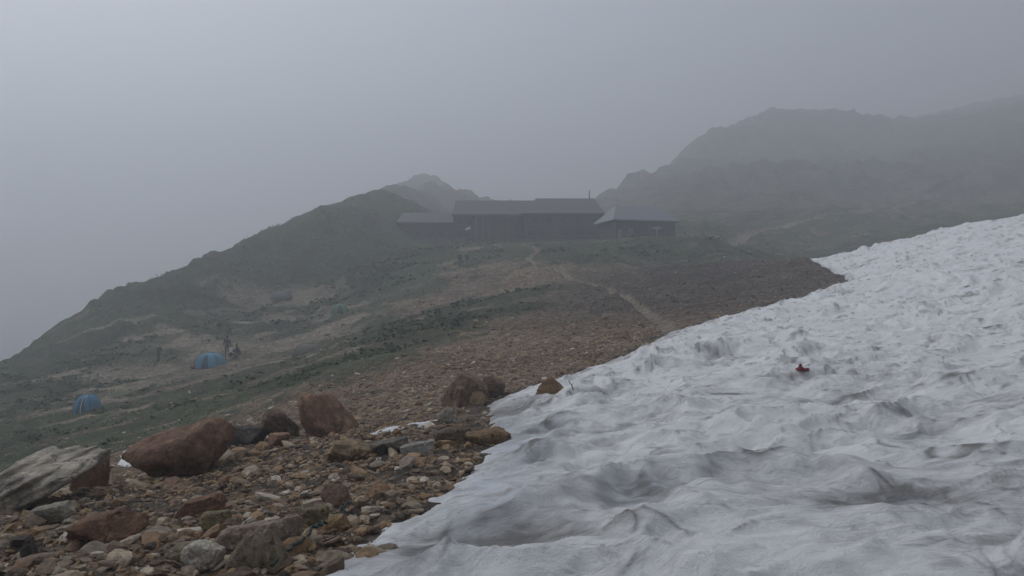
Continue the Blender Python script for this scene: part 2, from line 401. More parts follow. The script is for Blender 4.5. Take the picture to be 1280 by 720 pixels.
def snow_mat(name='snow'):
    m, t, b = new_mat(name)
    P = geo_pos(t)
    mp = N(t, 'ShaderNodeMapping'); mp.inputs['Scale'].default_value = (.7, 1.3, 1); mp.inputs['Rotation'].default_value = (0, 0, R(-20)); t.links.new(P, mp.inputs[0])
    n1 = noise(t, mp.outputs[0], 1.4, 8, .68, 1.2); n2 = noise(t, mp.outputs[0], 7, 7, .7, .8); n3 = noise(t, P, 70, 3, .6)
    white = mixc(t, ramp(t, n1, ((.35, 0), (.65, 1))), (.77,.775,.785), (.91,.91,.91))
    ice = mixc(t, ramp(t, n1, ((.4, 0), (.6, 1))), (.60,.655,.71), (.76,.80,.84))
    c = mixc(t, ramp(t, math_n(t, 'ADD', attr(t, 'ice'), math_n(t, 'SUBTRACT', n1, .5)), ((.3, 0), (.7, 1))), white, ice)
    d = math_n(t, 'ADD', attr(t, 'dirt_hollow'), math_n(t, 'MULTIPLY', math_n(t, 'SUBTRACT', n2, .5), .9))
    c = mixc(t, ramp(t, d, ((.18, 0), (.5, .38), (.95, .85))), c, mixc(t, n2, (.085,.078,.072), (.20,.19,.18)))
    sp = ramp(t, noise(t, P, 34, 6, .8), ((.64, 0), (.72, 1)))
    c = mixc(t, math_n(t, 'MULTIPLY', sp, ramp(t, d, ((.10, .04), (.5, .8)))), c, (.07,.06,.05))
    # windblown grit lying in short streaks, in clusters, and along the sharp lips of the melt cups
    mg = N(t, 'ShaderNodeMapping'); mg.inputs['Scale'].default_value = (1.0, 4.2, 2.0); mg.inputs['Rotation'].default_value = (0, 0, R(-15)); t.links.new(P, mg.inputs[0])
    st = noise(t, mg.outputs[0], 3.2, 10, .78, .9); cl = noise(t, P, .62, 5, .6, .6)
    grit = math_n(t, 'MULTIPLY', ramp(t, st, ((.50, 0), (.64, 1))), ramp(t, cl, ((.42, .06), (.62, .85))))
    grit = math_n(t, 'MAXIMUM', grit, math_n(t, 'MULTIPLY', attr(t, 'lip'), ramp(t, st, ((.36, .1), (.55, .9)))))
    c = mixc(t, math_n(t, 'MULTIPLY', grit, .72), c, mixc(t, cl, (.085,.078,.062), (.12,.105,.095)))
    t.links.new(c, b.inputs['Base Color'])
    t.links.new(ramp(t, math_n(t, 'ADD', attr(t, 'ice'), math_n(t, 'MULTIPLY', n2, .3)), ((.2, .62), (1.0, .34))), b.inputs['Roughness'])
    b.inputs['Specular IOR Level'].default_value = .4
    n4 = noise(t, P, 28, 6, .75)
    h = math_n(t, 'ADD', n2, math_n(t, 'ADD', math_n(t, 'MULTIPLY', n3, .16), math_n(t, 'MULTIPLY', n4, .40)))
    bump(t, b, h, .9, .06)
    return m

def plain(name, col, rough=.7, var=.25, scale=6, metal=0.0, spec=.4):
    m, t, b = new_mat(name)
    tc = t.nodes.new('ShaderNodeTexCoord').outputs['Object']
    n = noise(t, tc, scale, 5, .6)
    t.links.new(mixc(t, 1.0, col, ramp(t, n, ((.3, 1 - var), (.7, 1 + var))), 'MULTIPLY'), b.inputs['Base Color'])
    b.inputs['Roughness'].default_value = rough; b.inputs['Metallic'].default_value = metal; b.inputs['Specular IOR Level'].default_value = spec
    bump(t, b, n, .25, .02)
    return m

M = dict(ground=ground_mat(), snow=snow_mat(), scree=rock_mat('scree_stone', 'attr', scale=1.6), stone=rock_mat('loose_stone', 'object', scale=1.6))

# ------------------------------------------------------------------ land cover (where the place is green, bare, red, sandy)
def blob(x, y, px, py, sx, sy, rot=0):
    cx, cy = at(px, py); dx, dy = x - cx, y - cy
    c, s = math.cos(R(rot)), math.sin(R(rot))
    return np.exp(-(((dx * c + dy * s) / sx) ** 2 + ((-dx * s + dy * c) / sy) ** 2))
def cover(x, y):
    r = np.hypot(x, y); th = np.degrees(np.arctan2(x, y))
    veg = sstep(19, 40, r) * sstep(3, -12, th - 2 + fbm(x / 9, y / 9, 401, 2) * 8) * .75
    veg = np.maximum(veg, sstep(60, 90, r) * .62)
    bare = sstep(150, 230, r)
    veg = veg * (1 - .45 * bare)
    for a in ((430,350,13,9,.55),(560,398,9,4,.5),(470,300,14,9,.4),(90,430,16,16,.55),(20,520,10,14,.45),(760,318,10,8,.35),(640,368,8,5,.3),(250,350,14,14,.5),(230,560,6,6,.3),(40,590,7,5,.35),(600,402,9,4.5,.7),(650,374,11,5,.65),(480,445,8,5,.5),(530,440,7,3,.4)):
        veg = veg + a[4] * blob(x, y, *a[:4])
    sand = np.zeros_like(r)
    for a in ((345,372,9,2.6,.8),(375,385,8,1.6,.5),(270,470,6,5,.40),(140,474,5,3,.7),(400,400,14,2,.45),(400,425,6,3,.45),(230,440,9,4,.40),(540,375,9,2,.4),(330,440,8,5,.35),(460,425,9,3,.35),(160,495,4,3,.35)):
        b_ = a[4] * blob(x, y, *a[:4]); sand = sand + b_; veg = veg - b_ * .7
    du = (x * .80 + y * .60); dv = (-x * .60 + y * .80)
    ter = sstep(.12, .55, fbm(du / 11, dv / 3.2, 411, 4)) * sstep(-38, -30, th) * sstep(4, -6, th) * sstep(34, 46, r) * sstep(112, 88, r)
    sand = sand + .62 * ter; veg = veg - .5 * ter
    red = .5 * np.exp(-((r - 24) / 14) ** 2) * sstep(-22, -8, th) * sstep(22, 8, th) + .05 * blob(x, y, 880, 350, 16, 14) + .35 * blob(x, y, 480, 430, 10, 6)
    scr = blob(x, y, 880, 350, 14, 16) + blob(x, y, 700, 410, 10, 8)
    veg = veg - .55 * np.clip(scr, 0, 1)
    sand = np.maximum(sand - .3 * blob(x, y, 880, 350, 16, 16), paths(x, y) * 1.0)
    veg = veg * (1 - paths(x, y))
    return np.clip(veg, 0, 1.4), np.clip(bare, 0, 1), np.clip(red, 0, 1), np.clip(sand, 0, 1)
def dark_scree(x, y):
    return np.clip(1.1 * blob(x, y, 900, 355, 14, 20) + .7 * blob(x, y, 820, 385, 7, 9) + .7 * blob(x, y, 960, 340, 12, 18), 0, 1)

# ------------------------------------------------------------------ ground sheet
def polar_grid(ths, rs):
    TH, RR = np.meshgrid(ths, rs)
    x = RR * np.sin(TH); y = RR * np.cos(TH)
    nr, ntc = TH.shape
    i = np.arange(nr * ntc).reshape(nr, ntc)
    return x.ravel(), y.ravel(), i
def quads(i, wrap=False):
    a = i[:-1, :-1].ravel(); b = i[:-1, 1:].ravel(); c = i[1:, 1:].ravel(); d = i[1:, :-1].ravel()
    q = np.stack([a, b, c, d], 1)
    if wrap:
        q = np.concatenate([q, np.stack([i[:-1, -1], i[:-1, 0], i[1:, 0], i[1:, -1]], 1)])
    return q[:, ::-1]
front = np.radians(np.linspace(-46, 46, 600)); rest = np.radians(np.linspace(46, 314, 90)[1:-1])
rs = np.concatenate([[.15, .5, .9], np.exp(np.linspace(math.log(1.3), math.log(1000), 520))])
gx, gy, gi = polar_grid(np.concatenate([front, rest]), rs)
gzv = ground_z(gx, gy)
veg, bare, red, sand = cover(gx, gy)
ground = mesh_obj('ground', np.stack([gx, gy, gzv], 1), quads(gi, True), M['ground'], attrs=dict(veg=veg, bare=bare, red=red, sand=sand, dark=np.maximum(dark_scree(gx, gy), .95 * sstep(19, 9, np.hypot(gx, gy)) * sstep(-.2, .2, fbm(gx / 1.3, gy / 1.3, 811, 2) + .12) + np.exp(-(sdf_poly(gx, gy, SNOW_POLY) / (.25 + .012 * np.hypot(gx, gy))) ** 2)).clip(0, 1)))  # dark scree, wet snow edge, moist near soil; near crevice shade painted in
ground['kind'] = 'structure'

# ------------------------------------------------------------------ snow field
def cups(x, y, dirt_hollow=False):
    r = np.hypot(x, y)
    a = R(16); u = x * math.cos(a) + y * math.sin(a); v = -x * math.sin(a) + y * math.cos(a)
    wu = u + .50 * fbm(u / 1.3, v / 1.3, 501, 3); wv = v + .34 * fbm(u / 1.0 + 7, v / .9, 511, 3)
    f1, f2, cid = worley(wu / .95, wv / .60, 521, .95)
    g1, g2, cid2 = worley(wu / .40 + 3, wv / .24, 531, .95)
    swell = fbm(u / 3.4, v / 2.3, 541, 2)
    am = np.clip(.75 + .8 * perlin(u / 1.9, v / 1.5, 545), .15, 1.6)
    am2 = np.clip(.7 + .9 * perlin(u / 1.2 + 9, v / .9, 546), .05, 1.6)
    lam = perlin(wu / 1.5, wv / .42, 555); fold = (1 - np.abs(lam) * 2) ; fold = np.clip(fold, 0, 1) ** 2
    lam2 = perlin(wu / .62 + 4, wv / .17, 557); fold2 = np.clip(1 - np.abs(lam2) * 2, 0, 1) ** 2
    b1 = np.clip(soft_worley(wu / .95, wv / .60, 521, .95, 17) / .6, 0, 1.7) ** 2; b2 = np.clip(soft_worley(wu / .40 + 3, wv / .24, 531, .95, 12) / .56, 0, 1.7) ** 1.8
    z = .135 * am * b1 + .022 * am2 * b2 + .13 * swell + .030 * fold * am + .010 * fold2 + .006 * fbm(wu / .2, wv / .09, 551, 3)
    if dirt_hollow:
        hollow = 1 - np.clip(f1 / .5, 0, 1); lip = np.clip(1 - (f2 - f1) / .14, 0, 1); lip2 = np.clip(1 - (g2 - g1) / .16, 0, 1)
        n = fbm(u / 2.6, v / 1.2, 561, 4); n2 = fbm(u / .8, v / .25, 571, 3); n3 = perlin(u / 1.1, v / .7, 577)
        dd = .02 + .40 * sstep(.05, .75, n) * (.35 + .9 * hollow) + .40 * lip * sstep(-.2, .5, n2) + .28 * lip2 * sstep(-.3, .5, n3) + .50 * hollow ** 2 * sstep(.15, .55, n3) + .14 * n2 + .16 * fold2 * sstep(0, .5, n)  # dirt streaks and lip lines, plus a darker tone towards cup centres
        thin = np.clip(1 - (f2 - f1) / .055, 0, 1) * sstep(-.05, .35, n2 + .6 * n3) + .7 * np.clip(1 - (g2 - g1) / .07, 0, 1) * sstep(.05, .5, n3) * sstep(0, .4, n)
        cups.lip = np.clip(thin, 0, 1)
        dash = sstep(.26, .52, perlin(wu / .5, wv / .12, 581)) * (.25 + .75 * sstep(6, 18, r))
        dd = dd + .55 * dash * (.4 + .6 * sstep(-.4, .4, n3))
        return z, dd
    return z
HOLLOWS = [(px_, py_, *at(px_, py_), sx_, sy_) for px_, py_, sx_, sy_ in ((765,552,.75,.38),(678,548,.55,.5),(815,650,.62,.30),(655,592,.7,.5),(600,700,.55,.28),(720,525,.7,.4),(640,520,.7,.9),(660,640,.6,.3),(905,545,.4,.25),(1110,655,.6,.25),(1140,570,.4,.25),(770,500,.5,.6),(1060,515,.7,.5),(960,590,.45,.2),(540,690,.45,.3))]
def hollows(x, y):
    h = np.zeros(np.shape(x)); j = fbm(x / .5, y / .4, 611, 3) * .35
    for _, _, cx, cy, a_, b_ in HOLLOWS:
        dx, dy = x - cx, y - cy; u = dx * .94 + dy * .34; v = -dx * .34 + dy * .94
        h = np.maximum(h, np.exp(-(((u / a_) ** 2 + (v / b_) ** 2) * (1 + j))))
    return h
def snow_z(x, y, want=False):
    d = snow_sdf(x, y); r = np.hypot(x, y)
    b = base(x, y)
    th = np.where(d > 0, .21 * (1 - np.exp(-np.maximum(d, 0) / .40)) - .01, d * 1.1 - .01)
    res = cups(x, y, want); cz = res[0] if want else res
    edge_f = sstep(-.05, 1.1, d)
    ho = hollows(x, y)
    z = b + th + (cz - .05) * (.30 + .70 * edge_f) - .085 * ho * sstep(0, .4, d)
    if not want: return z
    ice = (1 - sstep(.3, 2.2, d + .6 * fbm(x / 1.2, y / 1.2, 601, 2))) * sstep(20, 8, r)
    grime = (1 - sstep(.0, 1.3, d)) * sstep(7, 13, r) * .55
    dirt_hollow = res[1] * (1 - .45 * ice) + grime
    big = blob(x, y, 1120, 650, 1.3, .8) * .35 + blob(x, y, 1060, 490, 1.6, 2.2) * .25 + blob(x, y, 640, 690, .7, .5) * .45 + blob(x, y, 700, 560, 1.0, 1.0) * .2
    dirt_hollow = dirt_hollow + big + .62 * ho * (.35 + .9 * sstep(-.4, .5, fbm(x / .35, y / .16, 621, 3))) + .15 * np.exp(-((d - .95) / .45) ** 2) * sstep(9.5, 7, r)  # dirt patches, plus a darker tone in the large sunken hollows
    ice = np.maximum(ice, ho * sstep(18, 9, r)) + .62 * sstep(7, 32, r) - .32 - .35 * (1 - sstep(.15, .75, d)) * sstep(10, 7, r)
    return z, dirt_hollow, ice, d, cups.lip * sstep(.1, .6, d)
sth = np.radians(np.concatenate([np.linspace(-75, -24, 40)[:-1], np.linspace(-24, 46, 560), np.linspace(46, 150, 60)[1:]]))
srs = np.concatenate([[.15, .5, .9], np.exp(np.linspace(math.log(1.3), math.log(92), 640))])
sx, sy, si = polar_grid(sth, srs)
szv, sdirt_hollow, sice, sdd, slip = snow_z(sx, sy, True)
sq = quads(si); keep = (sdd[sq] > -.45).any(1); sq = sq[keep]
used = np.unique(sq); remap = -np.ones(len(sx), int); remap[used] = np.arange(len(used))
snow = mesh_obj('snow_field', np.stack([sx, sy, szv], 1)[used], remap[sq], M['snow'], attrs=dict(dirt_hollow=sdirt_hollow[used], ice=sice[used], lip=slip[used]))
snow['kind'] = 'structure'
def surf_z(x, y):
    x = np.atleast_1d(np.asarray(x, float)); y = np.atleast_1d(np.asarray(y, float))
    return np.maximum(ground_z(x, y), np.where(snow_sdf(x, y) > -.3, snow_z(x, y), -1e9))

# leftover snow between the rocks
def patch(name, outline_px, thick, label):
    P = np.array([at(*p) for p in outline_px]); lo = P.min(0) - .3; hi = P.max(0) + .3
    n = 70; X, Y = np.meshgrid(np.linspace(lo[0], hi[0], n), np.linspace(lo[1], hi[1], n)); X = X.ravel(); Y = Y.ravel()
    d = sdf_poly(X, Y, P) + .06 * fbm(X / .25, Y / .25, 651, 3)
    Z = base(X, Y) + .035 + np.where(d > 0, thick * (1 - np.exp(-np.maximum(d, 0) / .12)), d * 1.2) + .02 * fbm(X / .3, Y / .2, 661, 3)
    i = np.arange(n * n).reshape(n, n); q = quads(i)[:, ::-1]; k = (d[q] > -.2).any(1); q = q[k]
    us = np.unique(q); rm = -np.ones(n * n, int); rm[us] = np.arange(len(us))
    o = mesh_obj(name, np.stack([X, Y, Z], 1)[us], rm[q], M['snow'], attrs=dict(dirt_hollow=.16 + .25 * fbm(X[us] / .3, Y[us] / .15, 671, 3), ice=np.full(len(us), .1)))
    return tag(o, label, 'snow patch')
patch('snow_patch', [(458,547),(480,539),(520,533),(552,526),(546,531),(505,540)], .045, 'narrow strip of leftover snow between the stones left of the snow field')
patch('snow_patch', [(146,584),(153,566),(185,562),(192,574),(170,588)], .10, 'small white leftover snow patch at the left end of the red-brown boulder')

# ------------------------------------------------------------------ boulders
def ico(sub):
    bm = bmesh.new(); bmesh.ops.create_icosphere(bm, subdivisions=sub, radius=1)
    v = np.array([p.co[:] for p in bm.verts]); f = np.array([[q.index for q in p.verts] for p in bm.faces]); bm.free(); return v, f
def rock_shape(v, seed, planes=11, soft=22.0, cut=(.50, .95)):
    g = np.random.default_rng(seed)
    n = g.normal(size=(planes, 3)); n /= np.linalg.norm(n, axis=1)[:, None]
    n = np.concatenate([n, [[0, 0, 1], [0, 0, -1]]]); d = g.uniform(cut[0], cut[1], len(n))
    c = np.clip(v @ n.T, 1e-3, None); rr = d[None] / c
    rr = np.concatenate([rr, np.full((len(v), 1), 1.15)], 1)
    return v * ((-1 / soft) * np.log(np.exp(-soft * np.minimum(rr, 3)).sum(1)))[:, None]
def noise3(v, s, seed):
    return (perlin(v[:, 0] * s + 3.1, v[:, 1] * s, seed) + perlin(v[:, 1] * s + 1.7, v[:, 2] * s, seed + 1) + perlin(v[:, 2] * s, v[:, 0] * s + 5.5, seed + 2)) / 1.7
IV, IF = ico(5)
def boulder(name, px, py, wpx, hpx, label, cols, seed, depth=.8, rot=0, tilt=0, planes=11, on_snow=False, sink=.22, strata=0.0, soft=22, peak=None, thin=1.0):
    x, y = at(px, py)
    W_ = wpx / F_PX * y; H_ = hpx / F_PX * y
    v = rock_shape(IV, seed, max(6, planes - 1), soft * 1.7)
    v = v + v * (noise3(v, 2.2, seed)[:, None] * .07 + noise3(v, 6, seed + 5)[:, None] * .028 + noise3(v, 16, seed + 9)[:, None] * .018 - np.abs(noise3(v, 3.1, seed + 13))[:, None] * .10 - np.abs(noise3(v, 8, seed + 17))[:, None] * .03)
    if strata: v = v * (1 + .035 * np.sin((v[:, 2] * 16 + v[:, 0] * 3 + 2 * noise3(v, 2, seed + 3)))[:, None])
    if peak is not None:
        t = np.clip((v[:, 2] + .3) / 1.2, 0, 1)[:, None]; v = np.concatenate([v[:, :2] * (1 - .62 * t) + t * np.array([[peak, 0]]), v[:, 2:]], 1)
    q = np.array((Quaternion((0, 0, 1), R(rot)) @ Quaternion((0, 1, 0), R(tilt))).to_matrix())
    v = v * np.array([W_ / 2, W_ / 2 * depth, H_ / 2 * 1.25 * thin])
    v = v @ q.T
    v *= np.array([W_ / np.ptp(v[:, 0]), 1, (H_ * (1 + sink)) / np.ptp(v[:, 2])])
    v[:, 0] -= (v[:, 0].max() + v[:, 0].min()) / 2; v[:, 2] -= v[:, 2].min()
    y2 = y + W_ * depth * .45; x2 = (px - CX) / F_PX * y2
    z = float(surf_z(x2, y2)[0]) if on_snow else min(float(ground_z(np.array([x2]), np.array([y2]))[0]), -(py - CY) / F_PX * y2 + .05)
    m = rock_mat(name + '_rock', 'own', cols[0], cols[1], scale=max(.7, min(4, 1.1 / max(W_, .05))), strata=strata)
    o = mesh_obj(name, v, IF, m); o.location = (x2, y2, z - H_ * sink)
    tag(o, label, 'boulder' if W_ > .5 else 'rock'); return o
REDB = ((.165,.092,.062), (.265,.165,.115)); TAN = ((.160,.115,.068), (.270,.205,.135)); GREY = ((.12,.108,.095), (.24,.22,.195))
PALE = ((.27,.25,.22), (.42,.395,.35)); RUST = ((.125,.066,.040), (.200,.118,.072)); DARK = ((.035,.032,.031), (.075,.068,.062)); OCHRE = ((.150,.098,.040), (.250,.180,.095))
BR = ((.072,.054,.042), (.140,.108,.080))
boulder('boulder', 32, 648, 215, 88, 'pale grey layered slab boulder slanting up at the left edge', ((.44,.40,.345),(.62,.58,.52)), 101, .9, 12, -24, 8, strata=.35, sink=.30, thin=.42)
boulder('boulder', 112, 618, 42, 50, 'reddish-brown block under the right end of the pale grey slab', REDB, 140, .8, 20, 8, 9)
boulder('boulder', 229, 603, 126, 80, 'largest red-brown boulder with a sloping flat top', REDB, 105, .75, 8, -14, 10, sink=.12, soft=30)
boulder('boulder', 300, 563, 62, 27, 'low dark slab boulder behind the largest red-brown boulder', DARK, 117, .7, -5, 0, 10)
boulder('boulder', 411, 548, 76, 56, 'sharp pointed red-brown boulder standing above the scree', ((.165,.095,.064),(.265,.168,.115)), 109, .8, 25, 0, 8, peak=-.42, sink=.15, soft=34)
boulder('boulder', 352, 552, 52, 40, 'ochre brown broken mound left of the pointed boulder', ((.075,.055,.038),(.135,.098,.066)), 143, 1.0, 0, 10, 12)
boulder('boulder', 581, 512, 62, 46, 'rounded dark brown boulder beside the upper snow edge', ((.125,.082,.060),(.200,.140,.104)), 127, .9, 0, 0, 12, soft=14)
boulder('boulder', 616, 500, 32, 28, 'smaller dark brown boulder tucked right behind the rounded one', ((.080,.050,.038),(.130,.085,.062)), 131, .9, 0, 20, 10)
boulder('rock', 597, 510, 22, 18, 'tan stone in front of the rounded dark brown boulder', TAN, 133, .8, 0, 0, 9, peak=0.1)
boulder('rock', 690, 512, 42, 22, 'orange-brown wedge-shaped rock lying alone on the snow', ((.120,.068,.030),(.185,.115,.055)), 137, .7, 10, 0, 8, on_snow=True, peak=-.1, soft=34, sink=.2)
boulder('boulder', 128, 686, 104, 40, 'flat rust-red slab low in the scree below the grey slab', RUST, 151, .6, 10, -13, 8, sink=.2, soft=30)
boulder('rock', 66, 656, 58, 24, 'pale greenish-grey flat rock under the grey slab boulder', ((.20,.19,.16),(.31,.295,.25)), 153, .7, 0, -8, 9)
boulder('boulder', 318, 694, 108, 46, 'broad pinkish-grey rock with a ridge at the bottom of the scree', ((.180,.138,.110),(.290,.238,.195)), 157, .7, 15, -14, 9, sink=.2, soft=28)
boulder('boulder', 324, 722, 82, 54, 'angular brown-grey rock at the bottom edge beside the green rope', ((.110,.086,.060),(.230,.190,.145)), 161, .8, 30, 0, 9, peak=.15, soft=30, sink=.2)
boulder('rock', 252, 720, 58, 36, 'smooth whitish-grey rock at the bottom edge', PALE, 163, .8, 0, -20, 12, soft=14)
boulder('rock', 250, 653, 60, 30, 'rust-brown rock with a dark hollow on its right', RUST, 167, .7, 10, -12, 9)
boulder('rock', 423, 648, 48, 34, 'dark red-brown rock above the end of the green rope', ((.080,.045,.032),(.130,.080,.055)), 169, .8, 0, 0, 9)
boulder('rock', 393, 664, 42, 26, 'olive-tan rounded rock left of the orange rock', ((.10,.082,.05),(.175,.145,.092)), 173, .8, 0, 0, 12, soft=14)
boulder('rock', 419, 669, 36, 24, 'bright orange-tan rock touching the green rope', OCHRE, 179, .7, 20, -20, 9)
boulder('rock', 436, 583, 60, 28, 'blocky tan rock with a rusty right end in the middle of the scree', TAN, 181, .7, 0, 0, 8, soft=34)
boulder('rock', 608, 561, 64, 22, 'long orange-brown rock at the notch of the snow edge', ((.125,.075,.038),(.200,.135,.075)), 191, .6, 0, -10, 9)
boulder('rock', 562, 563, 42, 24, 'tan-brown rock just left of the long orange rock', BR, 193, .7, 0, 0, 9)
boulder('rock', 522, 574, 44, 20, 'bluish-grey smooth slab rock in the scree', ((.19,.185,.175),(.30,.295,.28)), 197, .6, 12, -14, 10)
boulder('rock', 487, 572, 52, 22, 'grey-brown flat rock below the leftover snow strip', ((.10,.088,.075),(.17,.150,.130)), 199, .6, 8, -8, 9)
boulder('rock', 562, 532, 34, 22, 'grey peaked rock at the end of the leftover snow strip', GREY, 211, .8, 0, 0, 9, peak=0.1)
boulder('rock', 348, 562, 28, 17, 'small dark red-brown rock below the ochre mound', REDB, 223, .8, 0, 0, 9)
boulder('rock', 268, 672, 44, 26, 'yellowish-olive crumbly rock left of the pinkish-grey ridge rock', ((.12,.10,.055),(.19,.165,.10)), 227, .8, 0, 0, 14)
boulder('rock', 236, 705, 52, 24, 'cream-beige flat rock near the bottom of the scree', ((.16,.135,.10),(.25,.22,.17)), 229, .7, 0, -10, 10)
boulder('rock', 40, 702, 26, 26, 'blackish angular rock near the lower left corner', DARK, 233, .8, 0, 0, 8)

# ------------------------------------------------------------------ loose stones
def stone_field(n, region, smin, smax, power):
    g = rng
    x, y = region(n)
    u = g.random(len(x)); a = 1 - power
    s = (smin ** a + u * (smax ** a - smin ** a)) ** (1 / a)
    return x, y, s
def polar_sample(n, th0, th1, r0, r1, rp=1.0):
    th = np.radians(rng.uniform(th0, th1, n)); u = rng.random(n)
    r = (r0 ** rp + u * (r1 ** rp - r0 ** rp)) ** (1 / rp)
    return r * np.sin(th), r * np.cos(th)
sets = []
for n, th0, th1, r0, r1, rp, s0, s1, pw in (
    (32000, -48, 6, 3.3, 13, 1.3, .020, .13, 2.0),
    (1300, -44, 4, 3.6, 13, 1.3, .10, .28, 3.0),
    (19000, -45, 14, 10, 30, 1.2, .035, .20, 2.4),
    (13000, -36, 28, 24, 80, 1.2, .07, .30, 2.6),
    (1500, -36, 30, 45, 120, 1.3, .15, .6, 3.0),
    (160, -36, -4, 60, 125, 1.3, .4, .9, 3.0)):
    x, y = polar_sample(n, th0, th1, r0, r1, rp)
    u = rng.random(n); a = 1 - pw
    s = (s0 ** a + u * (s1 ** a - s0 ** a)) ** (1 / a)
    v_, b_, r_, sa_ = cover(x, y)
    ok = (snow_sdf(x, y) < .12) & (rng.random(n) > np.clip(v_ * .92 + paths(x, y) * .8 + sa_ * .3, 0, .97))
    ok &= (rng.random(n) < .35 + .9 * sstep(-.35, .35, fbm(x / 1.6, y / 1.6, 701, 2)) + .5 * (np.hypot(x, y) > 18))
    sets.append((x[ok], y[ok], s[ok]))
qx = np.concatenate([s[0] for s in sets]); qy = np.concatenate([s[1] for s in sets]); qs = np.concatenate([s[2] for s in sets])
qz = ground_z(qx, qy)
TV0, TF0 = ico(1)     # 12 corners
TV1, TF1 = ico(2)     # 42 corners
tmpl0 = [rock_shape(TV0, 900 + k, 6, 40, (.6, 1.0)) * (1 + .18 * np.random.default_rng(k).normal(size=(len(TV0), 1)).clip(-1, 1)) for k in range(16)]
tmpl1 = [rock_shape(TV1, 940 + k, 9, 40, (.55, .95)) * (1 + .05 * np.random.default_rng(k).normal(size=(len(TV1), 1)).clip(-1, 1)) for k in range(24)]
sdist = np.sqrt(qx ** 2 + qy ** 2 + qz ** 2)
in_frame = (np.abs(qx / qy) < .70) & (-qz / qy < .40)
score = np.where(in_frame, qs / sdist, 0)
order = np.argsort(-score); big = set(order[:295].tolist())
small = np.array([i for i in range(len(qx)) if i not in big])
nS = len(qx)
sq_ = rng.uniform(.55, 1.35, (nS, 3)) * np.array([1, .85, .55])
ang = rng.uniform(0, 2 * np.pi, nS); tx = rng.normal(0, .28, nS); ty = rng.normal(0, .28, nS)
tint = np.clip(rng.beta(1.5, 2.0, nS) * np.where(qs > .38, .5, 1.0) + .10 * sstep(10, 30, np.hypot(qx, qy)) - .18 * np.exp(-((qx - 9) / 14) ** 2 - ((qy - 50) / 22) ** 2) + .15 * fbm(qx / 2.5, qy / 2.5, 711, 2), 0, 1)
def rotm(a, b, c):
    ca, sa, cb, sb, cc, s_ = np.cos(a), np.sin(a), np.cos(b), np.sin(b), np.cos(c), np.sin(c)
    Z = np.zeros_like(ca); O = np.ones_like(ca)
    Rz = np.stack([np.stack([ca, -sa, Z], -1), np.stack([sa, ca, Z], -1), np.stack([Z, Z, O], -1)], -2)
    Rx = np.stack([np.stack([O, Z, Z], -1), np.stack([Z, cb, -sb], -1), np.stack([Z, sb, cb], -1)], -2)
    Ry = np.stack([np.stack([cc, Z, s_], -1), np.stack([Z, O, Z], -1), np.stack([-s_, Z, cc], -1)], -2)
    return Rx @ Ry @ Rz
RM = rotm(ang, tx, ty)
kind = rng.integers(0, 16, nS)
VV, FF, TT = [], [], []; off = 0
for k in range(16):
    ids = small[kind[small] == k]
    if not len(ids): continue
    v = tmpl0[k][None] * (sq_[ids] * (qs[ids] / 2)[:, None])[:, None, :]
    v = np.einsum('nij,nvj->nvi', RM[ids], v) + np.stack([qx[ids], qy[ids], qz[ids] + qs[ids] * .10], -1)[:, None, :]
    nv = v.shape[1]
    f = (TF0[None] + (np.arange(len(ids)) * nv)[:, None, None]).reshape(-1, 3) + off
    VV.append(v.reshape(-1, 3)); FF.append(f); TT.append(np.repeat(tint[ids], nv)); off += len(ids) * nv
scree = mesh_obj('scree', np.concatenate(VV), np.concatenate(FF), M['scree'], parent=ground, smooth=False, attrs=dict(tint=np.concatenate(TT)))
scree['kind'] = 'stuff'
stone_me = []
for k in range(24):
    me = bpy.data.meshes.new('stone'); me.from_pydata([tuple(p) for p in tmpl1[k]], [], [tuple(int(i) for i in f) for f in TF1]); me.update()
    me.materials.append(M['stone']); stone_me.append(me)
for j, i in enumerate(order[:295]):
    o = bpy.data.objects.new('stone', stone_me[j % 24]); C.objects.link(o); o.parent = ground
    mt = Matrix.Translation((qx[i], qy[i], qz[i] + qs[i] * .10)) @ Matrix(RM[i].tolist()).to_4x4() @ Matrix.Diagonal((*(sq_[i] * qs[i] / 2 * 1.05), 1))
    o.matrix_world = mt; o.matrix_local = mt

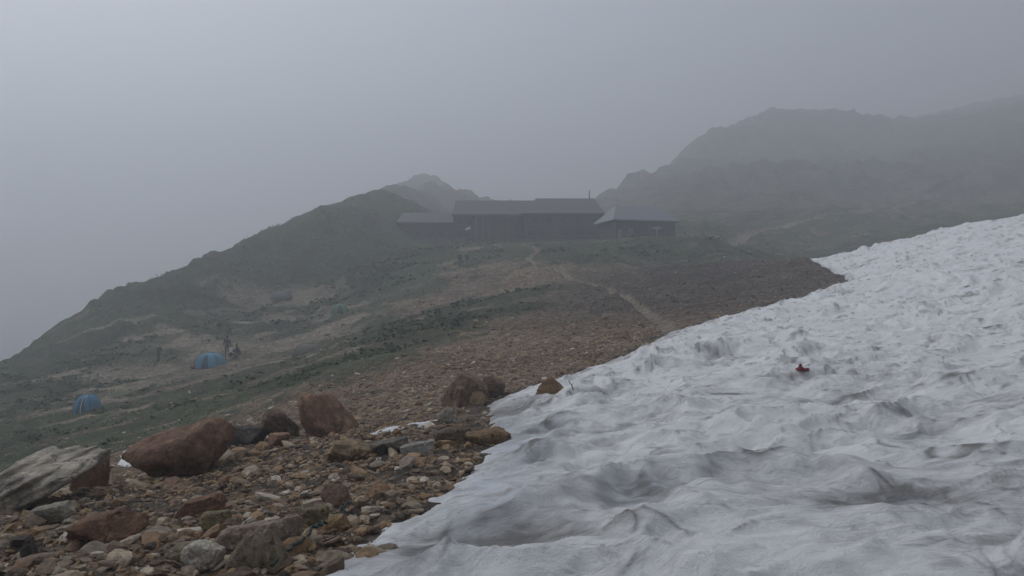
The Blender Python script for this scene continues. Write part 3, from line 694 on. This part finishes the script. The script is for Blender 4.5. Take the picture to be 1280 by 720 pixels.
# ------------------------------------------------------------------ low alpine plants on the slopes
def clumps():
    n = 95000
    x, y = polar_sample(n, -42, 30, 18, 135, 1.4)
    v_, b_, r_, sa_ = cover(x, y)
    ok = (rng.random(n) < np.clip((v_ - .35) * 1.3, 0, 1)) & (snow_sdf(x, y) < -.5) & (fbm(x / 3, y / 3, 721, 3) + .6 * fbm(x / 14, y / 9, 723, 2) > .12)
    ok &= ~((np.abs(x - 1) < 22) & (np.abs(y - 121) < 11))
    x, y = x[ok], y[ok]; z = ground_z(x, y); n = len(x)
    s = rng.uniform(.05, .14, n) * (.7 + np.hypot(x, y) / 90); K = 4
    V = np.zeros((n, K, 4, 3)); a = rng.uniform(0, 2 * np.pi, (n, K)); lean = rng.uniform(.7, 1.4, (n, K)); L = rng.uniform(.6, 1.2, (n, K)) * s[:, None]
    w_ = L * rng.uniform(.25, .5, (n, K))
    dx, dy = np.cos(a), np.sin(a); cx = x[:, None] + dx * s[:, None] * .25; cy = y[:, None] + dy * s[:, None] * .25
    for c_, (t, sgn) in enumerate(((0, -.6), (0, .6), (1, 1), (1, -1))):
        V[:, :, c_, 0] = cx + dx * L * t * np.sin(lean) - dy * w_ * sgn * .5
        V[:, :, c_, 1] = cy + dy * L * t * np.sin(lean) + dx * w_ * sgn * .5
        V[:, :, c_, 2] = z[:, None] - .04 + L * t * np.cos(lean)
    f = np.arange(n * K * 4).reshape(-1, 4)
    tn = np.repeat(rng.random(n) * .6 + .4 * (fbm(x / 7, y / 7, 731, 2) * .5 + .5), K * 4)
    return V.reshape(-1, 3), f, tn
m, t, b = new_mat('alpine_leaves')
t.links.new(ramp(t, attr(t, 'tint'), ((0, (.034,.056,.020)), (.5, (.070,.094,.036)), (1, (.150,.145,.072)))), b.inputs['Base Color']); b.inputs['Roughness'].default_value = .85; b.inputs['Specular IOR Level'].default_value = .2
def shrubs():
    n = 26000
    x, y = polar_sample(n, -42, 18, 24, 125, 1.4)
    v_, b_, r_, sa_ = cover(x, y)
    rr_ = np.hypot(x, y); tt_ = np.degrees(np.arctan2(x, y))
    ok = (v_ + .5 * fbm(x / 5, y / 3.5, 741, 3) > 1.0) & ~((tt_ < -8) & (rr_ > 78 + 1.1 * np.maximum(0, tt_ + 32))) & (snow_sdf(x, y) < -.8) & ~((np.abs(x - 1) < 22) & (np.abs(y - 121) < 11))
    x, y = x[ok], y[ok]; z = ground_z(x, y); n = len(x); K = 8
    s = rng.uniform(.10, .26, n) * (.7 + np.hypot(x, y) / 120)
    V = np.zeros((n, K, 4, 3)); c = rng.normal(size=(n, K, 3)) * s[:, None, None] * np.array([.55, .55, .22]) + np.stack([x, y, z + .25 * s], -1)[:, None]
    a = rng.uniform(0, 2 * np.pi, (n, K)); tl = rng.uniform(.2, 1.0, (n, K)); h = s[:, None] * rng.uniform(.25, .5, (n, K))
    e1 = np.stack([np.cos(a), np.sin(a), np.zeros_like(a)], -1); e2 = np.stack([-np.sin(a) * np.cos(tl), np.cos(a) * np.cos(tl), np.sin(tl)], -1)
    for k, (p, q) in enumerate(((-1, -.7), (1, -.7), (.8, .8), (-.8, .8))): V[:, :, k] = c + (e1 * p + e2 * q) * h[..., None]
    return V.reshape(-1, 3), np.arange(n * K * 4).reshape(-1, 4), np.repeat(rng.random(n * K) * .55, 4)
cv, cf, ct = clumps()
sv, sf_, st_ = shrubs(); cf = np.concatenate([cf, sf_ + len(cv)]); cv = np.concatenate([cv, sv]); ct = np.concatenate([ct, st_])
gc = mesh_obj('ground_cover', cv, cf, m, smooth=False, attrs=dict(tint=ct)); gc['kind'] = 'stuff'
gc['label'] = 'low green alpine plants over the slopes'; gc['category'] = 'ground cover'

# ------------------------------------------------------------------ mountain hut
M['wood'] = plain('dark_boards', (.062,.055,.050), .85, .3, 3)
M['wood2'] = plain('weathered_boards', (.090,.082,.073), .85, .3, 3)
M['roof'] = plain('dark_roof_metal', (.088,.078,.080), .55, .2, 1.2)
M['roof2'] = plain('blue_grey_roof_metal', (.175,.180,.205), .5, .2, 1.2)
M['glass'] = plain('window_glass', (.03,.035,.04), .12, .1, 1)
M['frame'] = plain('pale_frames', (.135,.13,.122), .7, .15, 4)
M['stone_wall'] = rock_mat('base_stone', 'own', (.07,.066,.06), (.14,.13,.12), 1.2)
M['frame3'] = plain('pale_wood', (.26,.25,.23), .7, .15, 4)
M['steel'] = plain('dull_steel', (.12,.12,.12), .5, .2, 5, .6)
M['white'] = plain('white_paint', (.75,.75,.74), .6, .08, 4)
def part_box(name, mat, parent, *b):
    bm = bmesh.new(); add_box(bm, *b); return bm_obj(name, bm, mat, parent)
def gable_roof(name, mat, parent, x0, x1, y0, y1, ze, zr, hip0=0, hip1=0, th=.18, over=.5):
    bm = bmesh.new(); xm0, xm1 = x0 - over, x1 + over; ym0, ym1 = y0 - over, y1 + over; yc = (y0 + y1) / 2
    pts_ = [(xm0,ym0,ze),(xm1,ym0,ze),(xm1,ym1,ze),(xm0,ym1,ze),(xm0+hip0,yc,zr),(xm1-hip1,yc,zr)]
    up = [bm.verts.new((p[0],p[1],p[2]+th)) for p in pts_]; lo = [bm.verts.new(p) for p in pts_]
    for s, fl in ((up, False), (lo, True)):
        for f in ((0,1,5,4),(2,3,4,5),(1,2,5),(3,0,4)):
            ff = [s[i] for i in f]; bm.faces.new(ff[::-1] if fl else ff)
    for a, b_ in ((0,1),(1,2),(2,3),(3,0)): bm.faces.new((lo[a],lo[b_],up[b_],up[a]))
    return bm_obj(name, bm, mat, parent)
def window(parent, x, y, z, w_, h_, ny=-1):
    bm = bmesh.new(); e = .10; d0, d1 = (y - .07, y + .02)
    add_box(bm, x-w_/2, x-w_/2+e, d0, d1, z, z+h_); add_box(bm, x+w_/2-e, x+w_/2, d0, d1, z, z+h_)
    add_box(bm, x-w_/2+e, x+w_/2-e, d0, d1, z, z+e); add_box(bm, x-w_/2+e, x+w_/2-e, d0, d1, z+h_-e, z+h_); add_box(bm, x-.04, x+.04, d0, d1, z+e, z+h_-e)
    o = bm_obj('window', bm, M['frame2'], parent)
    for s in (-1, 1):
        bm = bmesh.new(); xa, xb = (x-w_/2+e, x-.04) if s < 0 else (x+.04, x+w_/2-e)
        add_box(bm, xa, xb, y-.035, y-.003, z+e, z+h_-e); bm_obj('pane', bm, M['glass'], o)
M['frame2'] = plain('grey_window_frames', (.085,.08,.075), .7, .15, 4)
HY = 117.0
k_ = HY / F_PX
hut = thing('mountain_hut', 'long dark mountain hut with a straight roof ridge on the foggy rise', 'building', ((650 - CX) * k_, HY, gz((650 - CX) * k_, HY)))
hz0 = hut.location.z
def hx(px): return (px - 650) * k_
ridge = (360 - 243) * k_ - hz0; eave = (360 - 268) * k_ - hz0
hb = [(hx(655), hx(752), 0.0, 11.0), (hx(566), hx(655), 2.2, 11.0)]
part_box('foundation', M['stone_wall'], hut, hx(494), hx(754), -.25, 10.6, -3, .35)
part_box('wall', M['wood'], hut, hb[0][0], hb[0][1], 0, 10.4, .35, eave)
part_box('wall', M['wood'], hut, hb[1][0], hb[1][1] - .01, 1.6, 10.2, .35, eave - .02)
part_box('wall', M['wood'], hut, hx(496), hx(566) - .01, 3.0, 9.4, .35, eave - 1.2)
r1 = gable_roof('roof', M['roof'], hut, hb[0][0], hb[0][1], 0, 10.4, eave, ridge - .18, hip0=2.6, hip1=1.1)
gable_roof('roof', M['roof'], hut, hb[1][0] + .3, hb[1][1] + 3, 1.6, 10.2, eave - .02, ridge - .45, hip0=.2, hip1=0)
gable_roof('roof', M['roof'], hut, hx(496), hx(566) - .5, 3.0, 9.4, eave - 1.2, eave + .7, hip0=.6, hip1=0)
# gable wall under the right end and the entrance wing
part_box('entrance_wing', M['wood2'], hut, hx(594), hx(644), -2.6, 1.55, -.6, eave - .55)
bm = bmesh.new(); add_box(bm, hx(590), hx(648), -3.1, 1.5, eave - .5, eave - .3); bm_obj('porch_roof', bm, M['frame'], hut)
for pxp in (596, 604, 613, 622, 634):
    bm = bmesh.new(); add_tube(bm, [(hx(pxp), -3.0, -.8), (hx(pxp), -3.0, eave - .5)], .10, 6); bm_obj('porch_post', bm, M['frame'], hut)
for pxp, zz, yy in ((664,.9,0),(678,.9,0),(706,.9,0),(724,.9,0),(740,.9,0),(668,eave-1.5,0),(686,eave-1.5,0),(704,eave-1.5,0),(722,eave-1.5,0),(740,eave-1.5,0),(574,.9,1.6),(584,.9,1.6),(574,eave-1.5,1.6),(586,eave-1.5,1.6),(520,.9,3.0),(535,.9,3.0),(550,.9,3.0)):
    window(hut, hx(pxp), yy, zz, 1.2, 1.0)
dr = part_box('door', M['wood2'], hut, hx(690), hx(690) + 1.1, -.10, -.02, .36, 2.4)
bm = bmesh.new(); add_box(bm, hx(690) + .95, hx(690) + 1.03, -.17, -.11, 1.3, 1.42); bm_obj('handle', bm, M['steel'], dr)
bm = bmesh.new(); add_tube(bm, [(hx(741), 5.2, ridge - .3), (hx(741), 5.2, ridge + 1.35)], [.09, .07], 6); bm_obj('antenna_mast', bm, M['wood'], hut)
bm = bmesh.new(); add_box(bm, hx(700), hx(700) + .7, 7.0, 7.7, eave + 1, ridge + .1); bm_obj('chimney', bm, M['stone_wall'], hut)

AY = 108.0; ka = AY / F_PX
an = thing('annex_building', 'small annex with a blue-grey hipped roof right of the long hut', 'building', ((806 - CX) * ka, AY, gz((806 - CX) * ka, AY)), R(14))
az = an.location.z; ae = (360 - 277) * ka - az; ar = (360 - 257) * ka - az
part_box('foundation', M['stone_wall'], an, -4.6, 4.9, -.15, 7.15, -2.5, .25)
part_box('wall', M['wood'], an, -4.5, 4.8, 0, 7.0, .25, ae)
gable_roof('roof', M['roof2'], an, -4.5, 4.8, 0, 7.0, ae, ar + .15, hip0=2.2, hip1=2.2, over=.7)
for xw in (-3.2, -1.2, 2.6): window(an, xw, 0, .95, 1.1, .9)
dr = part_box('door', M['wood2'], an, .4, 1.4, -.09, -.012, .26, 2.1)
bm = bmesh.new(); add_box(bm, 1.22, 1.3, -.15, -.10, 1.1, 1.2); bm_obj('handle', bm, M['steel'], dr)

# signpost, tanks and the white board in front of the hut
def place(px, Y): X = (px - CX) / F_PX * Y; return (X, Y, gz(X, Y))
def stand(px, py, near, far):
    Y = np.linspace(near, far, 400); X = (px - CX) / F_PX * Y; Z = ground_z(X, Y)
    i = int(np.argmin(np.abs(-Z / Y * F_PX + CY - py))); return (float(X[i]), float(Y[i]), float(Z[i]))
sp = thing('signpost', 'pale wooden signpost with a short board in front of the annex', 'signpost', place(821, 103))
bm = bmesh.new(); add_tube(bm, [(0, 0, -.3), (0, 0, 1.55)], .10, 8); bm_obj('post', bm, M['frame3'], sp)
bm = bmesh.new(); add_box(bm, -.62, .55, -.17, -.11, 1.15, 1.5); bmesh.ops.bevel(bm, geom=bm.edges[:], offset=.02); bm_obj('board', bm, M['frame3'], sp)
for px_, h_, lb in ((776, 1.25, 'pale upright drum nearest the long hut, left of the annex'), (788, 1.35, 'pale upright drum against the annex corner')):
    dm = thing('water_drum', lb, 'drum', place(px_, 104.5)); bm = bmesh.new()
    add_tube(bm, [(0,0,-.2),(0,0,.05),(0,0,.1),(0,0,h_*.5),(0,0,h_*.52),(0,0,h_-.06),(0,0,h_)], [.40,.42,.40,.40,.42,.40,.38], 16); bm_obj('body', bm, M['frame'], dm)
    bm = bmesh.new(); add_tube(bm, [(.1,0,h_+.002),(.1,0,h_+.08)], .10, 10); bm_obj('lid', bm, M['steel'], dm)
bd = thing('notice_board', 'bright white tilted board outside the hut entrance', 'board', place(585, 108), 0)
bm = bmesh.new(); add_box(bm, -.40, .40, -.03, .03, -.15, .15); bmesh.ops.rotate(bm, verts=bm.verts, matrix=Matrix.Rotation(R(-22), 3, 'Y')); bmesh.ops.translate(bm, verts=bm.verts, vec=(0, -.10, 1.75)); bm_obj('panel', bm, M['white'], bd)
for s in (-.35, .35):
    bm = bmesh.new(); add_tube(bm, [(s, 0, -.3), (s, 0, 1.75 + s * .3)], .04, 6); bm_obj('leg', bm, M['steel'], bd)

# ------------------------------------------------------------------ tents
def fabric(name, col): return plain(name, col, .6, .12, 2.5)
def tent(name, label, px, py, Y, a, b_, H, rz, mat, dark, sag=.9, p=3.2, guy=True, zipper=False):
    root = thing(name, label, 'tent', stand(px, py, Y - 7, Y + 7), R(rz))
    root.location.z -= .03; root.scale = (.88, .88, .88)
    nphi, nt_ = 48, 14; V = []; Fs = []
    def Rf(ph): return (abs(math.cos(ph) / a) ** p + abs(math.sin(ph) / b_) ** p) ** (-1 / p)
    dg = math.atan2(b_, a)
    for j in range(nt_ + 1):
        tt = j / nt_ * math.pi / 2
        for i in range(nphi):
            ph = 2 * math.pi * i / nphi
            f = min(abs(((ph - q + math.pi) % (2 * math.pi)) - math.pi) for q in (dg, math.pi - dg, math.pi + dg, 2 * math.pi - dg))
            e = .62 + sag * .35 * min(f / .55, 1)
            V.append((Rf(ph) * math.cos(tt) ** e * math.cos(ph), Rf(ph) * math.cos(tt) ** e * math.sin(ph), H * math.sin(tt)))
    for j in range(nt_):
        for i in range(nphi): Fs.append((j*nphi+i, j*nphi+(i+1)%nphi, (j+1)*nphi+(i+1)%nphi, (j+1)*nphi+i))
    fly = mesh_obj('fly', V, Fs, mat, root)
    for q in (dg, math.pi - dg):
        path = []
        for tt in np.linspace(-math.pi/2, math.pi/2, 25):
            ph = q if tt < 0 else q + math.pi
            t2 = math.pi/2 - abs(tt); rr = Rf(q) * math.cos(t2) ** .62 * 1.012
            path.append((rr*math.cos(ph), rr*math.sin(ph), H*1.012*math.sin(t2)))
        bm = bmesh.new(); add_tube(bm, path, .016, 6); bm_obj('pole_sleeve', bm, dark, root)
    # door: a zipped panel on the front side (-y), lying on the fly
    dv, df = [], []
    for j in range(9):
        tt = j / 8 * 1.05
        for i in range(9):
            ph = -math.pi/2 + (i / 8 - .5) * .75 * (1 - .6 * j / 8)
            f = min(abs(((ph - q + math.pi) % (2 * math.pi)) - math.pi) for q in (dg, math.pi - dg, math.pi + dg, 2 * math.pi - dg)); e = .62 + sag*.35*min(f/.55, 1)
            rr = Rf(ph) * math.cos(tt) ** e + .012
            dv.append((rr*math.cos(ph), rr*math.sin(ph), H*math.sin(tt)+.004))
    for j in range(8):
        for i in range(8): df.append((j*9+i, j*9+i+1, (j+1)*9+i+1, (j+1)*9+i))
    door = mesh_obj('door', dv, df, dark, root)
    if zipper: bm = bmesh.new(); add_tube(bm, [Vector(dv[j*9+4]) + Vector((0, -.012, 0)) for j in range(9)], .018, 5); bm_obj('zip', bm, M['white'], door)
    if guy:
        for sx_, sy_ in ((-1,-1),(1,-1),(1,1),(-1,1)):
            ph = math.atan2(sy_*b_, sx_*a); rr = Rf(ph) * math.cos(.6) ** .62
            bm = bmesh.new(); add_tube(bm, [(rr*math.cos(ph), rr*math.sin(ph), H*math.sin(.6)), (1.9*sx_*a*.9, 1.9*sy_*b_*.8, .0)], .006, 4); bm_obj('guy_line', bm, M['steel'], root)
    return root
BL1 = fabric('blue_tent_fabric', (.050,.200,.320)); BL2 = fabric('bright_blue_tent_fabric', (.075,.235,.340)); BLD = fabric('dark_blue_fabric', (.03,.08,.14))
GRN = fabric('green_tent_fabric', (.085,.19,.115)); GRD = fabric('dark_green_fabric', (.03,.05,.035)); OLV = fabric('olive_tent_fabric', (.125,.120,.092)); GRY = fabric('grey_tent_fabric', (.10,.10,.10))
tent('dome_tent', 'small blue dome tent with a white zip, lowest and leftmost on the slope', 109, 518, 49, .66, .95, 1.2, 6, BL1, BLD, .8, zipper=True)
tb = tent('dome_tent', 'wider blue tent with people beside it', 263, 459, 62, 1.32, .95, 1.36, -8, BL2, BLD, .7, 4.0)
# porch of the wide blue tent, pitched to the left
bm = bmesh.new(); vs_ = [bm.verts.new(p) for p in ((-1.1,-.7,.02),(-1.1,.7,.02),(-1.72,0,.02),(-.72,-.5,.95),(-.72,.5,.95))]
for f in ((0,2,3),(2,1,4),(3,2,4),(0,3,4,1),(0,1,2)): bm.faces.new([vs_[i] for i in f])
bm_obj('porch', bm, BL2, tb)
tent('dome_tent', 'green dome tent, the higher of the two dark tents on the slope', 425, 392, 84, 1.12, 1.0, 1.22, 14, GRN, GRD, .8)
tent('dome_tent', 'low olive-brown tent blending into the slope below the green tent', 383, 446, 58, 1.15, .9, 1.05, 0, OLV, OLV, .8, guy=False)
tent('dome_tent', 'grey low tent on the sandy shelf, highest on the slope', 352, 374, 92, 1.5, 1.0, 1.15, 0, GRY, GRY, .8, guy=False)

# ------------------------------------------------------------------ people
M['skin'] = plain('skin', (.42,.27,.20), .6, .05, 6); M['hair'] = plain('hair', (.02,.016,.014), .7, .2, 20); M['boots'] = plain('boots', (.035,.028,.022), .8, .2, 10)
def cloth(n, c): return plain(n, c, .85, .15, 8)
def capsule(bm, a, b_, ra, rb, seg=12):
    a, b_ = Vector(a), Vector(b_); d = (b_ - a); L = d.length; d = d.normalized() if L > 1e-6 else Vector((0, 0, 1))
    path, rad = [], []
    for k in range(5): th = -math.pi/2 + k/4*math.pi/2; path.append(a + d*ra*math.sin(th)); rad.append(max(ra*math.cos(th), ra*.08))
    for k in range(1, 6): th = (k-1)/4*math.pi/2; path.append(b_ + d*rb*math.sin(th)); rad.append(max(rb*math.cos(th), rb*.08))
    q = d.to_track_quat('Z', 'Y'); rings = []
    for p, r in zip(path, rad): rings.append([bm.verts.new(p + q @ Vector((math.cos(2*math.pi*k/seg)*r, math.sin(2*math.pi*k/seg)*r, 0))) for k in range(seg)])
    for u, v in zip(rings, rings[1:]):
        for k in range(seg): bm.faces.new((u[k], u[(k+1)%seg], v[(k+1)%seg], v[k]))
    bm.faces.new(rings[0][::-1]); bm.faces.new(rings[-1])
def person(label, px, py, Y, rz, pose, jacket, trousers, hat=None, pack=None, scale=1.0):
    root = thing('person', label, 'person', stand(px, py, Y - 5, Y + 5), R(rz))
    S = dict(  # standing, facing -y; x to the person's left
        pel=(0,0,.95), che=(0,.01,1.32), nec=(0,0,1.50), hea=(0,-.02,1.62),
        shL=(.19,.01,1.43), elL=(.26,.03,1.14), waL=(.25,-.08,.90), shR=(-.19,.01,1.43), elR=(-.26,.03,1.14), waR=(-.25,-.08,.90),
        hiL=(.10,0,.92), knL=(.12,-.03,.50), anL=(.12,.03,.09), hiR=(-.10,0,.92), knR=(-.12,-.03,.50), anR=(-.12,.03,.09))
    S.update(pose); S = {k: Vector(v) for k, v in S.items()}
    segs = [('j', S['pel'], S['che'], .150, .165), ('j', S['che'], S['nec'], .150, .07), ('s', S['nec'], S['hea'], .055, .06),
            ('s', S['hea'] + Vector((0,-.02,.0)), S['hea'] + Vector((0,0,.06)), .082, .098), ('h', S['hea'] + Vector((0,.03,.05)), S['hea'] + Vector((0,.02,.09)), .098, .092),
            ('s', S['hea'] + Vector((0,-.105,-.005)), S['hea'] + Vector((0,-.095,.03)), .016, .012),
            ('s', S['hea'] + Vector((.095,.0,.01)), S['hea'] + Vector((.095,.0,.03)), .014, .018), ('s', S['hea'] + Vector((-.095,.0,.01)), S['hea'] + Vector((-.095,.0,.03)), .014, .018)]
    for s in 'LR':
        sg = 1 if s == 'L' else -1
        segs += [('j', S['che'] + Vector((0,0,.08)), S['sh'+s], .11, .075), ('j', S['sh'+s], S['el'+s], .068, .052), ('j', S['el'+s], S['wa'+s], .052, .038),
                 ('t', S['pel'], S['hi'+s], .13, .105), ('t', S['hi'+s], S['kn'+s], .105, .070), ('t', S['kn'+s], S['an'+s], .072, .050),
                 ('b', S['an'+s] + Vector((0,.03,-.03)), S['an'+s] + Vector((0,-.17,-.045)), .055, .042), ('b', S['an'+s] + Vector((0,0,.05)), S['an'+s], .055, .055)]
        hd = (S['wa'+s] - S['el'+s]).normalized(); wv = S['wa'+s]
        palm = wv + hd * .075; segs.append(('s', wv + hd*.02, palm, .030, .034))
        side = hd.cross(Vector((sg, 0, 0))); side = side.normalized() if side.length > .1 else Vector((0, -1, 0))
        for q, ln in ((-.030, .058), (-.010, .072), (.010, .068), (.030, .055)):
            k1 = palm + side*q + hd*.02; k2 = k1 + hd*ln*.6; k3 = k2 + hd*ln*.35 + Vector((-sg*.02, 0, 0)); segs += [('s', k1, k2, .010, .009), ('s', k2, k3, .009, .008)]
        th0 = wv + hd*.03 - side*.03; segs.append(('s', th0, th0 - side*.035 + hd*.04, .012, .010))
    bm = bmesh.new()
    for s in segs: capsule(bm, s[1], s[2], s[3], s[4])
    me = bpy.data.meshes.new('tmp'); bm.to_mesh(me); bm.free()
    o = bpy.data.objects.new('tmp', me); C.objects.link(o); md = o.modifiers.new('r', 'REMESH'); md.mode = 'VOXEL'; md.voxel_size = .014; md.use_smooth_shade = True
    dg = bpy.context.evaluated_depsgraph_get(); m2 = bpy.data.meshes.new_from_object(o.evaluated_get(dg)); bpy.data.objects.remove(o)
    mats = {'j': jacket, 't': trousers, 's': M['skin'], 'h': hat or M['hair'], 'b': M['boots']}; keys = list(mats)
    m2.materials.clear()
    for k in keys: m2.materials.append(mats[k])
    co = np.array([p.center[:] for p in m2.polygons]); best = np.full(len(co), 9.0); idx = np.zeros(len(co), np.int32)
    for s in segs:
        a = np.array(s[1]); d = np.array(s[2]) - a; t_ = np.clip(((co - a) @ d) / (d @ d + 1e-9), 0, 1)
        dist = np.linalg.norm(co - a - t_[:, None]*d, axis=1) - (s[3] + (s[4]-s[3])*t_)
        n_ = dist < best; best[n_] = dist[n_]; idx[n_] = keys.index(s[0])
    m2.polygons.foreach_set('material_index', idx); m2.polygons.foreach_set('use_smooth', np.ones(len(co), bool))
    m2.name = 'body'; bo = bpy.data.objects.new('body', m2); C.objects.link(bo); bo.parent = root
    if pack:
        bm = bmesh.new(); add_box(bm, -.15, .15, .15, .36, 1.02, 1.52); bmesh.ops.bevel(bm, geom=bm.edges[:], offset=.06, segments=3)
        bm_obj('backpack', bm, pack, root, True)
    root.scale = (scale,)*3
    return root
NAVY = cloth('dark_jacket', (.030,.030,.034)); BRN = cloth('brown_trousers', (.065,.055,.045)); WHT = cloth('white_jacket', (.60,.60,.58)); RED_ = cloth('rust_trousers', (.11,.05,.035)); DGR = cloth('grey_jacket', (.05,.05,.05)); PALET = cloth('khaki_trousers', (.14,.13,.11))
crouch = dict(pel=(0,.12,.38), che=(0,-.02,.72), nec=(0,-.07,.90), hea=(0,-.12,1.01), shL=(.19,-.03,.83), elL=(.24,-.22,.62), waL=(.12,-.42,.48), shR=(-.19,-.03,.83), elR=(-.24,-.22,.62), waR=(-.12,-.42,.48),
              hiL=(.10,.10,.36), knL=(.17,-.30,.52), anL=(.15,-.05,.09), hiR=(-.10,.10,.36), knR=(-.17,-.30,.50), anR=(-.15,-.05,.09))
lean = dict(che=(0,-.10,1.30), nec=(0,-.17,1.46), hea=(0,-.24,1.56), shL=(.19,-.10,1.41), elL=(.24,-.20,1.15), waL=(.18,-.42,1.05), shR=(-.19,-.10,1.41), elR=(-.24,-.20,1.15), waR=(-.18,-.42,1.05))
person('person in dark clothes standing alone left of the wide blue tent', 198, 454, 68, 70, lean, NAVY, BRN)
person('person in dark clothes standing behind the wide blue tent', 284, 446, 66, 200, {}, DGR, RED_)
person('person in a white jacket crouching at the right end of the wide blue tent', 289, 448, 64, 60, crouch, WHT, BRN)
person('person in dark clothes crouching rightmost by the wide blue tent', 297, 447, 65, -70, crouch, NAVY, BRN)
person('left one of two dark-clothed hikers standing on the path below the hut', 575, 334, 90, 15, {}, NAVY, BRN, pack=DGR)
person('right one of two hikers below the hut, in paler trousers', 584, 334, 90.6, -20, {}, DGR, PALET)

# ------------------------------------------------------------------ small things
def drop(px, py):
    Y = np.exp(np.linspace(math.log(3.2), math.log(70), 1500)); X = (px - CX) / F_PX * Y; Z = surf_z(X, Y)
    i = int(np.argmax(-(py - CY) / F_PX * Y < Z)); return float(X[i]), float(Y[i]), float(Z[i])
bag = thing('stuff_sack', 'small rust-red stuff sack at the left corner of the wide blue tent', 'bag', stand(243, 461, 54, 66))
bm = bmesh.new(); add_tube(bm, [(-.25,0,.12),(-.22,0,.13),(0,0,.14),(.2,0,.13),(.24,0,.10),(.30,0,.12)], [.04,.13,.15,.13,.04,.06], 12); bm_obj('sack', bm, cloth('red_sack', (.20,.06,.045)), bag, True)
# red cloth on the snow
x, y, z = drop(1003, 468)
V, Fs = [], []
for j in range(12):
    for i in range(12):
        u, v = i/11 - .5, j/11 - .5
        V.append((u*.20*(1-.5*abs(v)) + .03*math.sin(7*v), v*.16, 0.02 + .10*math.exp(-((u+.18)/.10)**2)*(1-abs(v)) + .035*math.sin(9*u+4*v)**2))
for j in range(11):
    for i in range(11): Fs.append((j*12+i, j*12+i+1, (j+1)*12+i+1, (j+1)*12+i))
zz = surf_z(np.linspace(x - .12, x + .12, 9), np.full(9, y)); z = float(zz.max()) + .01
o = mesh_obj('red_cloth', V, Fs, cloth('red_cloth', (.17,.014,.026))); o.location = (x, y, z); md = o.modifiers.new('thickness', 'SOLIDIFY'); md.thickness = .012
tag(o, 'crumpled dark red cloth lying on the snow', 'cloth')
x, y, z = drop(714, 486)
bm = bmesh.new(); add_tube(bm, [(.05,0,-.05),(.01,.02,.06),(-.05,.0,.15)], [.012,.010,.006], 6); add_tube(bm, [(.01,.02,.06),(.05,.03,.11)], [.007,.004], 5)
o = bm_obj('twig', bm, plain('dark_twig', (.03,.026,.022))); o.location = (x, y, z); tag(o, 'short dark twig sticking out of the snow above the orange rock', 'twig')
# green rope over the stones
rp = [drop(px_, py_) for px_, py_ in ((340,726),(352,712),(366,698),(382,686),(394,676),(405,670),(414,664),(424,656),(433,648),(436,640))]
fine = []
for i in range(len(rp) - 1):
    for t_ in (0, .25, .5, .75):
        p = Vector(rp[i]).lerp(Vector(rp[i+1]), t_); p.x += .012*math.sin(i*2.1+t_*6); fine.append((p.x, p.y, max(p.z, gz(p.x, p.y)) + .085 + .015*math.sin(i*1.7+t_*4)))
bm = bmesh.new(); add_tube(bm, fine, .010, 8)
for i in (22, 26, 30): add_tube(bm, [fine[i], (fine[i][0]+.05, fine[i][1]-.03, fine[i][2]-.03), (fine[i][0]+.09, fine[i][1]+.02, fine[i][2]-.05)], [.007,.005,.003], 5)
m, t, b = new_mat('green_rope'); tc = t.nodes.new('ShaderNodeTexCoord').outputs['Object']
wv = N(t, 'ShaderNodeTexWave'); wv.inputs['Scale'].default_value = 40; wv.bands_direction = 'DIAGONAL'; t.links.new(tc, wv.inputs[0])
t.links.new(mixc(t, wv.outputs['Fac'], (.007,.020,.016), (.020,.045,.036)), b.inputs['Base Color']); bump(t, b, wv.outputs['Fac'], .5, .004); b.inputs['Roughness'].default_value = .7
tag(bm_obj('rope', bm, m, smooth=True), 'dark green rope frayed across the stones by the near snow edge', 'rope')

# ------------------------------------------------------------------ haze
hb_ = [gzv.min() - 1, max(gzv.max(), 10) + 2]
bm = bmesh.new(); add_box(bm, -1030, 1030, -1030, 1030, hb_[0], hb_[1])
m = bpy.data.materials.new('haze'); m.use_nodes = True; t = m.node_tree; t.nodes.clear()
pv = t.nodes.new('ShaderNodeVolumePrincipled'); pv.inputs['Color'].default_value = (.86,.895,.945,1); pv.inputs['Density'].default_value = FOG_DENSITY; pv.inputs['Anisotropy'].default_value = .55
ou = t.nodes.new('ShaderNodeOutputMaterial'); t.links.new(pv.outputs[0], ou.inputs['Volume'])
hz_ = bm_obj('haze', bm, m); hz_['kind'] = 'stuff'; hz_['label'] = 'thick grey mountain fog filling the air'; hz_['category'] = 'fog'
